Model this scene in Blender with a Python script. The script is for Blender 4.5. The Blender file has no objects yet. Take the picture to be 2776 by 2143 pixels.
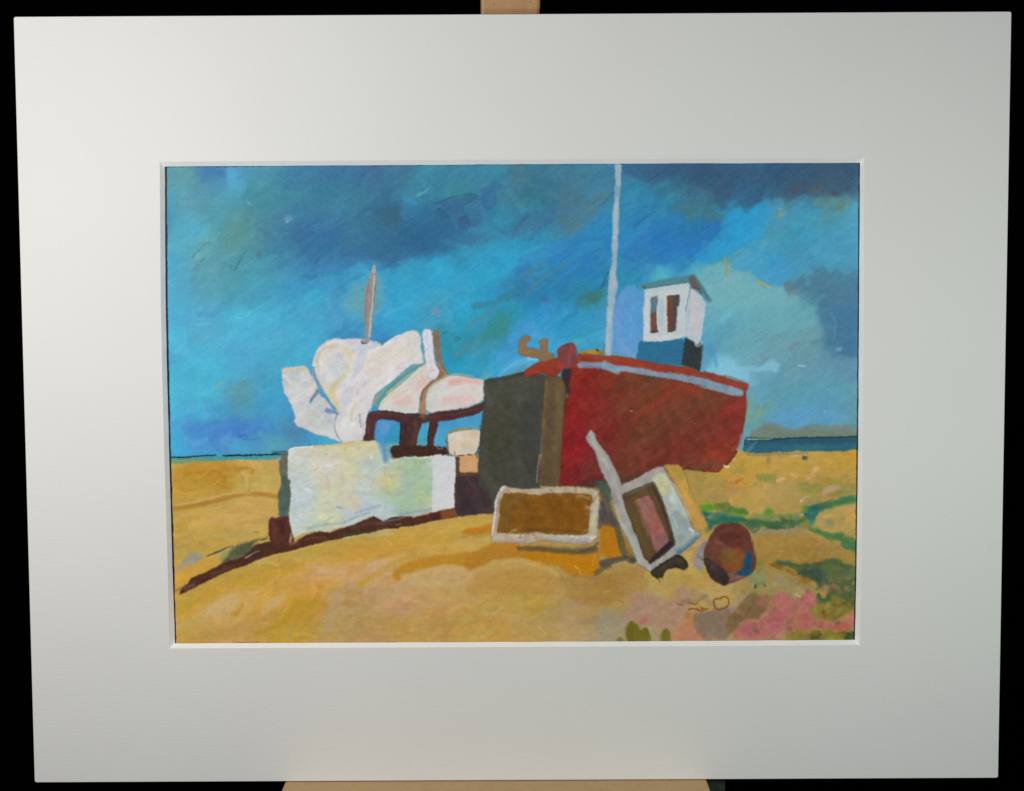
import bpy, math, random
import numpy as np
from mathutils import Matrix, Vector

random.seed(11)
rng = np.random.default_rng(7)
S = bpy.context.scene
COL = S.collection

# ------------------------------------------------------------------ camera geometry (pinhole fitted to the mount's corners)
PW, PH, PF = 2776.0, 2143.0, 5200.0
RC = np.array([[9.99986459e-01, -5.12633254e-03, -8.95932996e-04],
               [5.02836130e-03, 9.96157166e-01, -8.74392186e-02],
               [1.34073259e-03, 8.74335295e-02, 9.96169454e-01]])      # board space -> camera space
CAM = np.array([1.38976769e-04, 9.12312363e-02, 9.89786478e-01])         # camera in board space (metres)


def unproj(x, y, z=0.0):
    """traced photo coordinates -> metres on the board plane at height z"""
    x = np.asarray(x, float); y = np.asarray(y, float)
    d = np.stack([(x - PW / 2) / PF, -(y - PH / 2) / PF, -np.ones_like(x)], -1) @ RC
    t = (z - CAM[2]) / d[..., 2]
    return CAM + t[..., None] * d


# board space: x right, y up the board, z out of it.  World: the board leans back 9 degrees on its easel.
LEAN = math.radians(9)
BOARD_H = 0.3985
B2W = Matrix.Translation((0, 0, 1.0)) @ Matrix.Rotation(math.radians(90) - LEAN, 4, 'X')

# ------------------------------------------------------------------ small helpers


def new_obj(name, verts, faces, mat, parent=None, smooth=False):
    me = bpy.data.meshes.new(name)
    me.from_pydata([tuple(v) for v in verts], [], faces)
    me.update()
    o = bpy.data.objects.new(name, me)
    COL.objects.link(o)
    if mat: me.materials.append(mat)
    if smooth: me.polygons.foreach_set('use_smooth', [True] * len(me.polygons))
    if parent: o.parent = parent
    return o


def bevel(o, w, seg=2):
    m = o.modifiers.new('edge', 'BEVEL'); m.width = w; m.segments = seg; m.limit_method = 'ANGLE'
    return o


def box(name, x0, x1, y0, y1, z0, z1, mat, parent, bev=0.0):
    v = [(x0, y0, z0), (x1, y0, z0), (x1, y1, z0), (x0, y1, z0), (x0, y0, z1), (x1, y0, z1), (x1, y1, z1), (x0, y1, z1)]
    f = [(3, 2, 1, 0), (4, 5, 6, 7), (0, 1, 5, 4), (1, 2, 6, 5), (2, 3, 7, 6), (3, 0, 4, 7)]
    o = new_obj(name, v, f, mat, parent)
    if bev: bevel(o, bev)
    return o


def empty(name, label, cat, mw=None):
    o = bpy.data.objects.new(name, None); COL.objects.link(o); o.empty_display_size = 0.05
    o['label'] = label; o['category'] = cat
    if mw is not None: o.matrix_world = mw
    return o


def nodes(name):
    m = bpy.data.materials.new(name); m.use_nodes = True
    nt = m.node_tree
    return m, nt, nt.nodes['Principled BSDF']


def add(nt, kind, **kw):
    n = nt.nodes.new(kind)
    for k, v in kw.items():
        if k in n.inputs: n.inputs[k].default_value = v
        else: setattr(n, k, v)
    return n


# ------------------------------------------------------------------ materials
def mat_mount():
    m, nt, b = nodes('mount_board_card')
    tc = add(nt, 'ShaderNodeTexCoord')
    n1 = add(nt, 'ShaderNodeTexNoise', Scale=900.0, Detail=3.0)
    n2 = add(nt, 'ShaderNodeTexNoise', Scale=14.0, Detail=4.0)
    mp = add(nt, 'ShaderNodeMapping'); mp.inputs['Scale'].default_value = (90, 900, 90)
    n3 = add(nt, 'ShaderNodeTexNoise', Scale=1.0, Detail=2.0)
    for n in (n1, n2): nt.links.new(tc.outputs['Object'], n.inputs['Vector'])
    nt.links.new(tc.outputs['Object'], mp.inputs['Vector']); nt.links.new(mp.outputs['Vector'], n3.inputs['Vector'])
    mx = add(nt, 'ShaderNodeMix', data_type='RGBA')
    mx.inputs[6].default_value = (0.705, 0.705, 0.690, 1); mx.inputs[7].default_value = (0.74, 0.74, 0.73, 1)
    nt.links.new(n2.outputs['Fac'], mx.inputs[0])
    mx2 = add(nt, 'ShaderNodeMix', data_type='RGBA', blend_type='MULTIPLY'); mx2.inputs[0].default_value = 0.10
    nt.links.new(mx.outputs[2], mx2.inputs[6]); nt.links.new(n1.outputs['Fac'], mx2.inputs[7])
    nt.links.new(mx2.outputs[2], b.inputs['Base Color'])
    b.inputs['Roughness'].default_value = 0.62; b.inputs['Specular IOR Level'].default_value = 0.25
    bp = add(nt, 'ShaderNodeBump', Strength=0.16, Distance=0.0004)
    ad = add(nt, 'ShaderNodeMath', operation='ADD')
    nt.links.new(n1.outputs['Fac'], ad.inputs[0]); nt.links.new(n3.outputs['Fac'], ad.inputs[1])
    nt.links.new(ad.outputs[0], bp.inputs['Height']); nt.links.new(bp.outputs['Normal'], b.inputs['Normal'])
    return m


def mat_core():
    m, nt, b = nodes('bevel_core_card')
    n1 = add(nt, 'ShaderNodeTexNoise', Scale=600.0, Detail=3.0)
    tc = add(nt, 'ShaderNodeTexCoord'); nt.links.new(tc.outputs['Object'], n1.inputs['Vector'])
    mx = add(nt, 'ShaderNodeMix', data_type='RGBA')
    mx.inputs[6].default_value = (0.84, 0.85, 0.85, 1); mx.inputs[7].default_value = (0.90, 0.90, 0.90, 1)
    nt.links.new(n1.outputs['Fac'], mx.inputs[0]); nt.links.new(mx.outputs[2], b.inputs['Base Color'])
    b.inputs['Roughness'].default_value = 0.8; b.inputs['Specular IOR Level'].default_value = 0.15
    return m


def mat_wood(name, c1, c2, speck=(0.13, 0.07, 0.03)):
    m, nt, b = nodes(name)
    tc = add(nt, 'ShaderNodeTexCoord')
    mp = add(nt, 'ShaderNodeMapping'); mp.inputs['Scale'].default_value = (60, 5, 60)
    nt.links.new(tc.outputs['Object'], mp.inputs['Vector'])
    n = add(nt, 'ShaderNodeTexNoise', Scale=2.5, Detail=6.0, Roughness=0.65)
    nt.links.new(mp.outputs['Vector'], n.inputs['Vector'])
    n2 = add(nt, 'ShaderNodeTexNoise', Scale=700.0, Detail=2.0)
    nt.links.new(tc.outputs['Object'], n2.inputs['Vector'])
    mx = add(nt, 'ShaderNodeMix', data_type='RGBA'); mx.inputs[6].default_value = (*c1, 1); mx.inputs[7].default_value = (*c2, 1)
    nt.links.new(n.outputs['Fac'], mx.inputs[0])
    rp = add(nt, 'ShaderNodeValToRGB'); rp.color_ramp.elements[0].position = 0.62; rp.color_ramp.elements[1].position = 0.78
    nt.links.new(n2.outputs['Fac'], rp.inputs[0])
    mx2 = add(nt, 'ShaderNodeMix', data_type='RGBA'); mx2.inputs[7].default_value = (*speck, 1)
    ml = add(nt, 'ShaderNodeMath', operation='MULTIPLY'); ml.inputs[1].default_value = 0.75
    nt.links.new(rp.outputs['Color'], ml.inputs[0]); nt.links.new(ml.outputs[0], mx2.inputs[0])
    nt.links.new(mx.outputs[2], mx2.inputs[6]); nt.links.new(mx2.outputs[2], b.inputs['Base Color'])
    b.inputs['Roughness'].default_value = 0.55
    bp = add(nt, 'ShaderNodeBump', Strength=0.2, Distance=0.0005)
    nt.links.new(n.outputs['Fac'], bp.inputs['Height']); nt.links.new(bp.outputs['Normal'], b.inputs['Normal'])
    return m


def mat_cloth():
    m, nt, b = nodes('black_cloth')
    tc = add(nt, 'ShaderNodeTexCoord')
    n = add(nt, 'ShaderNodeTexNoise', Scale=6.0, Detail=5.0)
    nt.links.new(tc.outputs['Object'], n.inputs['Vector'])
    mx = add(nt, 'ShaderNodeMix', data_type='RGBA'); mx.inputs[6].default_value = (0.0010, 0.0007, 0.0016, 1); mx.inputs[7].default_value = (0.0035, 0.0028, 0.0048, 1)
    nt.links.new(n.outputs['Fac'], mx.inputs[0]); nt.links.new(mx.outputs[2], b.inputs['Base Color'])
    b.inputs['Roughness'].default_value = 1.0; b.inputs['Specular IOR Level'].default_value = 0.0
    return m


def mat_plain(name, c, rough=0.6):
    m, nt, b = nodes(name)
    n = add(nt, 'ShaderNodeTexNoise', Scale=90.0, Detail=3.0)
    tc = add(nt, 'ShaderNodeTexCoord'); nt.links.new(tc.outputs['Object'], n.inputs['Vector'])
    mx = add(nt, 'ShaderNodeMix', data_type='RGBA')
    mx.inputs[6].default_value = (*[k * 0.85 for k in c], 1); mx.inputs[7].default_value = (*[k * 1.12 for k in c], 1)
    nt.links.new(n.outputs['Fac'], mx.inputs[0]); nt.links.new(mx.outputs[2], b.inputs['Base Color'])
    b.inputs['Roughness'].default_value = rough
    return m


def mat_paint():
    m, nt, b = nodes('gouache_paint')
    at = add(nt, 'ShaderNodeVertexColor', layer_name='paint')
    tc = add(nt, 'ShaderNodeTexCoord')
    n = add(nt, 'ShaderNodeTexNoise', Scale=1100.0, Detail=3.0, Roughness=0.7)
    nt.links.new(tc.outputs['Object'], n.inputs['Vector'])
    mr = add(nt, 'ShaderNodeMapRange'); mr.inputs['From Min'].default_value = 0.25; mr.inputs['From Max'].default_value = 0.75
    mr.inputs['To Min'].default_value = 0.95; mr.inputs['To Max'].default_value = 1.05
    nt.links.new(n.outputs['Fac'], mr.inputs['Value'])
    vm = add(nt, 'ShaderNodeVectorMath', operation='SCALE')
    nt.links.new(at.outputs['Color'], vm.inputs[0]); nt.links.new(mr.outputs[0], vm.inputs['Scale'])
    nt.links.new(vm.outputs[0], b.inputs['Base Color'])
    b.inputs['Roughness'].default_value = 0.55; b.inputs['Specular IOR Level'].default_value = 0.16
    bp = add(nt, 'ShaderNodeBump', Strength=0.25, Distance=0.0003)
    nt.links.new(n.outputs['Fac'], bp.inputs['Height']); nt.links.new(bp.outputs['Normal'], b.inputs['Normal'])
    return m


# ================================================================== THE PAINTING: a small brush engine on a fine grid
X0, Y0, STEP = 436.0, 430.0, 1.6
NX, NY = 1194, 828
GX, GY = np.meshgrid(np.arange(NX) * STEP + X0, np.arange(NY) * STEP + Y0)
IMG = np.zeros((NY, NX, 3), np.float32)
HGT = np.zeros((NY, NX), np.float32)
ID = np.zeros((NY, NX), np.int16)
TILE = {'T1': (430, 430), 'T2': (930, 430), 'T3': (1430, 430), 'T4': (1880, 430),
        'M1': (430, 830), 'M2': (930, 830), 'M3': (1430, 830), 'M4': (1880, 830),
        'L1': (430, 1150), 'L2': (930, 1150), 'L3': (1430, 1150), 'L4': (1880, 1150),
        'B1': (430, 1400), 'B2': (930, 1400), 'B3': (1430, 1400), 'B4': (1880, 1400), 'P': None}
K = 500 / 2108.0


def pts(s):
    """'M2 u,v u,v L2 u,v ...' -> photo coordinates (u,v in units of 1/4.216 photo pixel from the tile's corner)"""
    out = []; t = None
    for w in s.split():
        if w in TILE: t = w; continue
        u, v = map(float, w.split(','))
        if t == 'P': out.append((u, v))
        else: out.append((TILE[t][0] + u * K, TILE[t][1] + v * K))
    return np.array(out)


def vnoise(x, y, cell, seed, cell2=None, ang=0.0):
    """smooth value noise, -1..1"""
    c, s = math.cos(math.radians(ang)), math.sin(math.radians(ang))
    u = (x * c + y * s) / cell; v = (-x * s + y * c) / (cell2 or cell)
    r = np.random.default_rng(seed); L = r.random((256, 256)).astype(np.float32) * 2 - 1
    iu = np.floor(u).astype(int); iv = np.floor(v).astype(int); fu = u - iu; fv = v - iv
    fu = fu * fu * (3 - 2 * fu); fv = fv * fv * (3 - 2 * fv)
    a = L[iv & 255, iu & 255]; b = L[iv & 255, (iu + 1) & 255]; c_ = L[(iv + 1) & 255, iu & 255]; d = L[(iv + 1) & 255, (iu + 1) & 255]
    return ((a * (1 - fu) + b * fu) * (1 - fv) + (c_ * (1 - fu) + d * fu) * fv).astype(np.float32)


WX = vnoise(GX, GY, 26, 1) * 0.55 + vnoise(GX, GY, 9, 2) * 0.45 + vnoise(GX, GY, 4.2, 12) * 0.30
WY = vnoise(GX, GY, 26, 3) * 0.55 + vnoise(GX, GY, 9, 4) * 0.45 + vnoise(GX, GY, 4.2, 14) * 0.30
BR1 = vnoise(GX, GY, 60, 5, 3.2, -32) * 0.6 + vnoise(GX, GY, 36, 6, 2.0, -38) * 0.4     # bristle streaks, rising to the right
BR2 = vnoise(GX, GY, 60, 7, 3.2, 4) * 0.6 + vnoise(GX, GY, 36, 8, 2.0, -9) * 0.4        # bristle streaks, level
BR3 = vnoise(GX, GY, 50, 9, 3.2, 62) * 0.6 + vnoise(GX, GY, 36, 10, 2.0, 80) * 0.4      # bristle streaks, steep
BR = {1: BR1, 2: BR2, 3: BR3}


def blur(m, r):
    if r <= 0.3: return m
    n = int(math.ceil(r * 2.5)); k = np.exp(-0.5 * (np.arange(-n, n + 1) / r) ** 2); k /= k.sum()
    p = np.pad(m, ((n, n), (0, 0)), 'edge'); m = sum(k[i] * p[i:i + m.shape[0]] for i in range(2 * n + 1))
    p = np.pad(m, ((0, 0), (n, n)), 'edge'); return sum(k[i] * p[:, i:i + m.shape[1]] for i in range(2 * n + 1))


def bbox(p, pad):
    x0 = max(0, int((p[:, 0].min() - pad - X0) / STEP)); x1 = min(NX, int((p[:, 0].max() + pad - X0) / STEP) + 2)
    y0 = max(0, int((p[:, 1].min() - pad - Y0) / STEP)); y1 = min(NY, int((p[:, 1].max() + pad - Y0) / STEP) + 2)
    return (slice(y0, y1), slice(x0, x1)) if x1 > x0 and y1 > y0 else None


def spline(p, n=4, closed=True):
    m = len(p); o = []
    for i in range(m if closed else m - 1):
        if closed: a, b, c, d = p[i - 1], p[i], p[(i + 1) % m], p[(i + 2) % m]
        else: a, b, c, d = p[max(i - 1, 0)], p[i], p[i + 1], p[min(i + 2, m - 1)]
        for t in np.arange(n) / n:
            o.append(0.5 * (2 * b + (c - a) * t + (2 * a - 5 * b + 4 * c - d) * t * t + (3 * b - a - 3 * c + d) * t ** 3) * 0.5 + (b + (c - b) * t) * 0.5)
    if not closed: o.append(p[-1])
    return np.array(o)


def blend(sl, m, col, part, clip, h, tex, ta):
    if clip is not None:
        cl = np.isin(ID[sl], clip) if isinstance(clip, (list, tuple)) else ID[sl] == clip
        m = m * blur(cl.astype(np.float32), 0.6)
    c = np.array(col, np.float32)
    src = c[None, None, :] + (BR[tex][sl] * ta)[..., None] * np.array([1, 1, 0.9])
    IMG[sl] = IMG[sl] * (1 - m[..., None]) + src * m[..., None]
    if part is not None: ID[sl][m > 0.5] = part
    if h: HGT[sl] += h * m


def poly(s, col, soft=0.8, a=1.0, warp=3.0, part=None, clip=None, h=0.3, tex=1, ta=5.0, sm=True, edge=None):
    p = pts(s) if isinstance(s, str) else np.asarray(s, float)
    if sm: p = spline(p)
    sl = bbox(p, warp + soft * 6 + 3)
    if sl is None: return
    x = GX[sl] + WX[sl] * warp; y = GY[sl] + WY[sl] * warp
    ins = np.zeros(x.shape, bool)
    q = np.roll(p, -1, 0)
    for (xa, ya), (xb, yb) in zip(p, q):
        if ya == yb: continue
        c = ((ya > y) != (yb > y)) & (x < (xb - xa) * (y - ya) / (yb - ya) + xa); ins ^= c
    m0 = ins.astype(np.float32); m = blur(m0, max(soft, 0.45))
    if soft > 2.5: m = np.clip((m - 0.5) * (1.0 + 0.5) + 0.5 + BR[tex][sl] * 0.25 * (4 * m * (1 - m)), 0, 1)
    blend(sl, m * a, col, part, clip, h, tex, ta)
    if edge:
        e = blur(m0, 1.0); e = 4 * e * (1 - e) * (0.55 + 0.6 * (vnoise(x, y, 14, 77) > -0.1)) * edge[1]
        e = np.clip(e, 0, 1)[..., None]; IMG[sl] = IMG[sl] * (1 - e) + np.array(edge[0], np.float32) * e


def stroke(s, w0, w1, col, a=1.0, soft=1.2, part=None, clip=None, h=0.3, tex=1, ta=5.0, dry=0.0, warp=1.5):
    if max(w0, w1) <= 4.1 and part is None: a *= (0.55 if clip == 1 else 0.85) if sum(col) > 520 else 0.85
    p = pts(s) if isinstance(s, str) else np.asarray(s, float)
    if len(p) > 2: p = spline(p, 5, False)
    sl = bbox(p, max(w0, w1) + soft * 2 + 4)
    if sl is None: return
    x = GX[sl] + WX[sl] * warp; y = GY[sl] + WY[sl] * warp
    L = np.r_[0, np.cumsum(np.hypot(*(p[1:] - p[:-1]).T))]; L /= max(L[-1], 1e-6)
    D = np.full(x.shape, 1e9, np.float32); T = np.zeros(x.shape, np.float32)
    for i in range(len(p) - 1):
        (xa, ya), (xb, yb) = p[i], p[i + 1]; dx, dy = xb - xa, yb - ya; l2 = dx * dx + dy * dy + 1e-9
        t = np.clip(((x - xa) * dx + (y - ya) * dy) / l2, 0, 1); d = np.hypot(x - xa - t * dx, y - ya - t * dy)
        c = d < D; D[c] = d[c]; T[c] = (L[i] + (L[i + 1] - L[i]) * t)[c]
    w = (w0 + (w1 - w0) * T) / 2
    m = np.clip((w - D) / (soft * STEP) + 0.5, 0, 1)
    if dry: m = m * np.clip(1 - dry + BR[tex][sl] * 1.6 * dry + 0.3, 0, 1)
    blend(sl, m * a, col, part, clip, h, tex, ta)


def dab(s, rx, ry, ang, col, a=0.8, soft=2.0, clip=None, part=None, tex=1, ta=5.0, h=0.15, warp=4):
    cx, cy = pts(s)[0] if isinstance(s, str) else s
    t = np.linspace(0, 2 * math.pi, 14, endpoint=False); c, sn = math.cos(math.radians(ang)), math.sin(math.radians(ang))
    ex, ey = np.cos(t) * rx, np.sin(t) * ry
    poly(np.c_[cx + ex * c - ey * sn, cy + ex * sn + ey * c], col, soft, a, warp, part, clip, h, tex, ta, sm=False)


def field(data, sl_mask=None, warp=14, power=3.4, s2=250.0):
    """soft patchwork of colours laid down between sampled spots"""
    P = np.array([d[:2] for d in data], float); C = np.array([d[2:] for d in data], np.float32)
    g = 4; xs = GX[::g, ::g]; ys = GY[::g, ::g]
    wx = WX[::g, ::g] * warp + BR1[::g, ::g] * 7; wy = WY[::g, ::g] * warp + BR1[::g, ::g] * 4
    num = np.zeros(xs.shape + (3,), np.float32); den = np.zeros(xs.shape, np.float32)
    for (px, py), c in zip(P, C):
        w = 1.0 / (((xs + wx - px) ** 2 + (ys + wy - py) ** 2) + s2) ** (power / 2)
        num += w[..., None] * c; den += w
    f = num / den[..., None]
    # bilinear back to the full grid
    iy = np.clip(np.arange(NY) / g, 0, f.shape[0] - 1.001); ix = np.clip(np.arange(NX) / g, 0, f.shape[1] - 1.001)
    y0 = iy.astype(int); x0 = ix.astype(int); fy = (iy - y0)[:, None, None]; fx = (ix - x0)[None, :, None]
    return (f[y0][:, x0] * (1 - fy) * (1 - fx) + f[y0 + 1][:, x0] * fy * (1 - fx) + f[y0][:, x0 + 1] * (1 - fy) * fx + f[y0 + 1][:, x0 + 1] * fy * fx)


def scumble(part, n, rl, rw, ang, jit, a=0.35, jl=7, jc=5, tex=1, tone=0):
    """loose brush marks in colours picked up from nearby paint"""
    yy, xx = np.nonzero(ID == part)
    if len(yy) == 0: return
    r = np.random.default_rng(1000 + part * 17 + n)
    for _ in range(n):
        k = r.integers(len(yy)); cx, cy = GX[yy[k], xx[k]], GY[yy[k], xx[k]]
        l = rl * r.uniform(.5, 1.4); w = rw * r.uniform(.5, 1.5); an = math.radians(ang + r.normal(0, jit))
        ox, oy = int(r.normal(0, 7)), int(r.normal(0, 7))
        yj = min(max(yy[k] + oy, 0), NY - 1); xj = min(max(xx[k] + ox, 0), NX - 1)
        if ID[yj, xj] != part: yj, xj = yy[k], xx[k]
        c = IMG[yj, xj] + r.normal(0, jl) + r.normal(0, jc, 3) + tone
        bend = r.normal(0, 0.12) * l
        p = [(cx - math.cos(an) * l / 2, cy - math.sin(an) * l / 2), (cx - math.sin(an) * bend, cy + math.cos(an) * bend), (cx + math.cos(an) * l / 2, cy + math.sin(an) * l / 2)]
        stroke(p, w, w * r.uniform(.5, 1), c, a * r.uniform(.5, 1.2), soft=2.2, clip=part, h=0.12, tex=tex, ta=6, dry=0.35, warp=3)


def mingle(parts, box_, n, rl, rw, ang, jit, a=0.5, reach=14, jl=6, jc=5, tex=2):
    """short marks that drag one colour into its neighbour, softening where two colours meet"""
    x0, y0, x1, y1 = box_
    r = np.random.default_rng(int(x0 * 7 + y0 * 3 + n))
    ok = np.isin(ID, parts)
    for _ in range(n):
        cx, cy = r.uniform(x0, x1), r.uniform(y0, y1)
        i = int((cx - X0) / STEP); j = int((cy - Y0) / STEP)
        if not (0 <= i < NX and 0 <= j < NY) or not ok[j, i]: continue
        oi = min(max(i + int(r.normal(0, reach / STEP)), 0), NX - 1); oj = min(max(j + int(r.normal(0, reach / STEP * .7)), 0), NY - 1)
        if not ok[oj, oi]: oi, oj = i, j
        c = IMG[oj, oi] + r.normal(0, jl) + r.normal(0, jc, 3)
        l = rl * r.uniform(.4, 1.4); w = rw * r.uniform(.5, 1.5); an = math.radians(ang + r.normal(0, jit)); b = r.normal(0, .15) * l
        p = [(cx - math.cos(an) * l / 2, cy - math.sin(an) * l / 2), (cx - math.sin(an) * b, cy + math.cos(an) * b), (cx + math.cos(an) * l / 2, cy + math.sin(an) * l / 2)]
        stroke(p, w, w * r.uniform(.4, 1), c, a * r.uniform(.5, 1.2), soft=3.0, clip=list(parts), h=0.1, tex=tex, ta=5, dry=0.25, warp=3)


# ---- sky
SKY = [(455,460,88,146,160),(500,475,95,150,158),(560,462,70,125,165),(600,465,62,118,170),(622,480,80,165,205),(628,505,85,165,195),(700,470,75,140,165),(800,470,62,120,155),(900,470,60,112,150),
(460,540,80,150,175),(500,530,98,158,172),(560,540,85,140,160),(620,530,80,150,170),(700,540,68,135,150),(800,530,62,130,150),(900,530,58,120,145),
(450,600,70,140,170),(520,620,85,170,195),(600,600,80,150,165),(650,610,88,142,144),(720,620,75,125,145),(820,630,58,105,150),(900,640,55,108,155),
(470,660,85,165,190),(560,660,100,162,168),(645,650,92,142,142),(700,670,72,130,145),(760,650,60,125,155),(830,660,42,100,152),(900,660,48,108,155),
(460,720,75,160,195),(540,720,98,158,175),(620,720,82,145,160),(700,720,75,150,170),(780,700,62,122,160),(850,720,55,118,165),(910,700,60,125,175),
(460,800,80,165,195),(560,790,88,155,175),(640,780,78,150,165),(720,790,70,155,185),(800,780,62,150,195),(860,815,62,165,200),(900,770,60,140,185),
(950,470,60,108,148),(1020,470,66,108,142),(1100,470,66,112,138),(1160,470,62,130,152),(1250,470,65,125,152),(1340,470,62,130,158),(1410,470,75,112,128),
(960,540,58,125,145),(1050,530,58,105,138),(1150,512,72,152,165),(1150,540,55,120,155),(1250,530,60,125,135),(1330,540,65,115,150),(1400,540,68,118,132),
(960,600,60,115,140),(1060,580,56,96,124),(1120,570,48,120,168),(1200,590,52,94,132),(1280,600,60,105,145),(1360,590,55,140,170),(1410,610,70,105,135),
(950,650,62,115,145),(1050,650,54,98,130),(1150,640,46,94,136),(1240,640,52,104,144),(1340,640,58,135,165),(1410,640,60,120,160),
(960,680,62,108,148),(1050,690,56,100,140),(1150,670,48,96,140),(1260,690,55,140,170),(1340,680,60,150,182),(1000,740,62,160,200),(1100,740,60,148,180),(1190,730,58,160,195),
(1000,790,62,165,205),(1100,790,58,160,200),(1200,760,52,165,205),(1300,740,45,162,202),(1390,710,48,165,205),(1250,810,45,165,210),(1340,800,45,150,190),(1410,770,48,118,158),
(1450,470,60,112,138),(1550,470,68,118,142),(1640,470,65,118,148),(1720,470,62,108,145),(1800,460,62,90,125),(1900,460,54,82,112),
(1450,540,56,112,132),(1550,540,82,112,128),(1640,540,65,125,155),(1720,520,55,130,165),(1800,520,60,125,145),(1900,520,65,100,120),
(1450,600,60,115,150),(1530,600,75,115,135),(1600,590,55,135,170),(1640,600,45,130,180),(1720,590,48,130,172),(1800,570,48,128,170),(1880,580,60,122,130),(1900,620,40,105,180),
(1450,650,50,150,190),(1600,640,48,135,180),(1680,650,45,130,185),(1720,640,52,130,185),(1800,640,46,108,172),(1870,640,40,108,185),
(1440,700,60,168,192),(1520,690,50,130,185),(1600,700,45,122,182),(1640,700,55,130,175),(1720,700,52,120,172),(1800,690,40,110,178),(1880,680,38,115,182),
(1440,745,62,122,158),(1520,750,48,122,172),(1600,750,45,125,175),(1700,745,50,145,170),(1800,745,82,170,188),(1890,735,88,170,190),(1830,700,45,125,180),
(1450,800,45,120,172),(1530,800,48,128,168),(1600,805,60,122,110),(1625,770,45,128,165),
(2000,470,54,90,120),(2110,470,44,76,110),(2200,470,50,80,106),(2310,470,54,80,100),
(1960,510,62,86,112),(2050,520,54,80,106),(2160,510,74,82,94),(2240,510,80,88,96),(2310,505,64,90,112),
(1950,570,72,98,108),(2000,580,42,148,195),(2060,570,45,150,195),(2120,560,78,138,162),(2200,560,58,155,192),(2250,555,88,138,145),(2310,570,80,150,175),
(1935,625,34,92,148),(2000,630,38,150,202),(2110,600,88,145,160),(2100,640,78,152,180),(2200,620,62,150,185),(2310,620,75,155,185),
(1960,680,45,150,200),(2050,680,65,150,190),(2150,680,74,142,172),(2250,680,74,150,185),(2310,690,80,150,180),
(1960,712,78,150,158),(2030,720,75,150,180),(2100,710,52,148,195),(2180,720,74,148,178),(2250,715,78,150,176),(2310,725,76,142,168),
(1930,780,120,165,175),(1990,760,125,172,178),(2050,775,125,172,172),(2070,745,60,150,195),(2110,750,72,142,188),
(1950,800,112,175,190),(2030,805,118,170,178),(2100,800,112,172,190),(2160,790,90,125,138),(2230,770,78,122,142),(2310,790,72,112,146),(2240,820,72,116,145),
(1930,850,95,165,185),(2000,850,100,165,175),(2100,850,108,165,173),(2190,850,102,162,175),(2280,860,60,118,155),(2320,860,64,112,142),
(1930,930,82,148,178),(2000,930,102,150,168),(2100,930,112,148,158),(2200,920,115,150,152),(2280,920,72,112,145),
(1960,1000,132,188,212),(2000,1010,128,182,206),(2060,990,112,155,172),(2150,1000,108,145,160),(2250,1000,104,145,165),(2310,1000,98,140,165),
(2040,1060,105,158,178),(2150,1060,92,150,166),(2250,1060,92,155,172),(2320,1070,98,148,160),(2050,1120,108,152,145),(2150,1120,92,150,185),(2250,1120,92,150,188),(2320,1120,95,142,160),
(1700,870,88,145,202),(1700,940,112,152,198),
(460,850,75,170,205),(560,850,86,165,205),(650,860,75,175,205),(750,860,76,170,205),(850,860,75,165,202),(910,850,74,140,185),
(460,920,80,180,210),(560,910,90,165,200),(650,910,80,176,210),(750,920,80,165,196),(830,930,74,170,206),(460,980,76,165,200),(560,990,76,180,210),(650,980,80,166,200),(740,1000,76,160,192),
(460,1050,75,175,200),(560,1060,80,180,205),(660,1065,98,150,165),(740,1060,70,158,194),(460,1110,80,175,205),(560,1110,76,165,202),(660,1110,82,152,178),(740,1110,68,158,202),
(460,1160,75,165,205),(540,1160,74,134,196),(600,1185,78,126,190),(650,1170,74,120,188),(720,1155,70,135,190),(800,1165,82,128,165),
(460,1215,60,165,202),(560,1212,74,150,200),(650,1212,76,160,196),(750,1210,88,150,172),(850,1190,70,150,192),(900,1200,82,162,190),
(950,830,95,165,190),(1040,850,60,160,200),(1100,860,55,165,205),(1175,845,80,142,170),(1270,860,48,160,196),(1350,850,45,138,165),(1410,850,50,145,175),
(940,900,62,135,180),(1040,910,62,135,188),(1100,880,60,155,200),(1200,920,48,135,145),(1240,915,55,160,196),(1285,930,72,138,155),(1350,900,60,128,132),(1400,930,70,155,212),
(1230,980,38,142,172),(1300,970,48,155,196),(1380,970,70,150,206),(1250,1000,48,155,190),(1330,1005,60,155,192),(1410,1010,98,160,192),
(1450,850,45,140,196),(1530,850,50,145,185),(1600,850,55,145,188),(1450,900,75,150,206),(1530,900,48,145,190),(1620,900,60,150,190),(1500,930,70,162,202),(1600,930,68,155,186),
(1040,1160,75,138,195),(1060,1190,52,145,175),(1140,1170,62,150,182),(1210,1140,72,142,196),(1260,1150,80,150,192),(1190,1170,80,160,190)]
IMG[:] = field(SKY); ID[:] = 1
n = BR1 * 0.6 + vnoise(GX, GY, 18, 31) * 0.5 + vnoise(GX, GY, 5, 32) * 0.35
IMG += n[..., None] * np.array([3, 5, 4]) + (vnoise(GX, GY, 40, 33, 16, -35)[..., None]) * np.array([1, 3, 1])
scumble(1, 500, 150, 40, -30, 22, a=0.32, jl=5, jc=2)
scumble(1, 700, 70, 20, -35, 35, a=0.32, jl=7, jc=2.5)
k = dict(clip=1, part=None)
mingle((1,), (440, 440, 2335, 1240), 800, 60, 16, -30, 40, a=.4, reach=26, jl=6, jc=2, tex=1)
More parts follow.
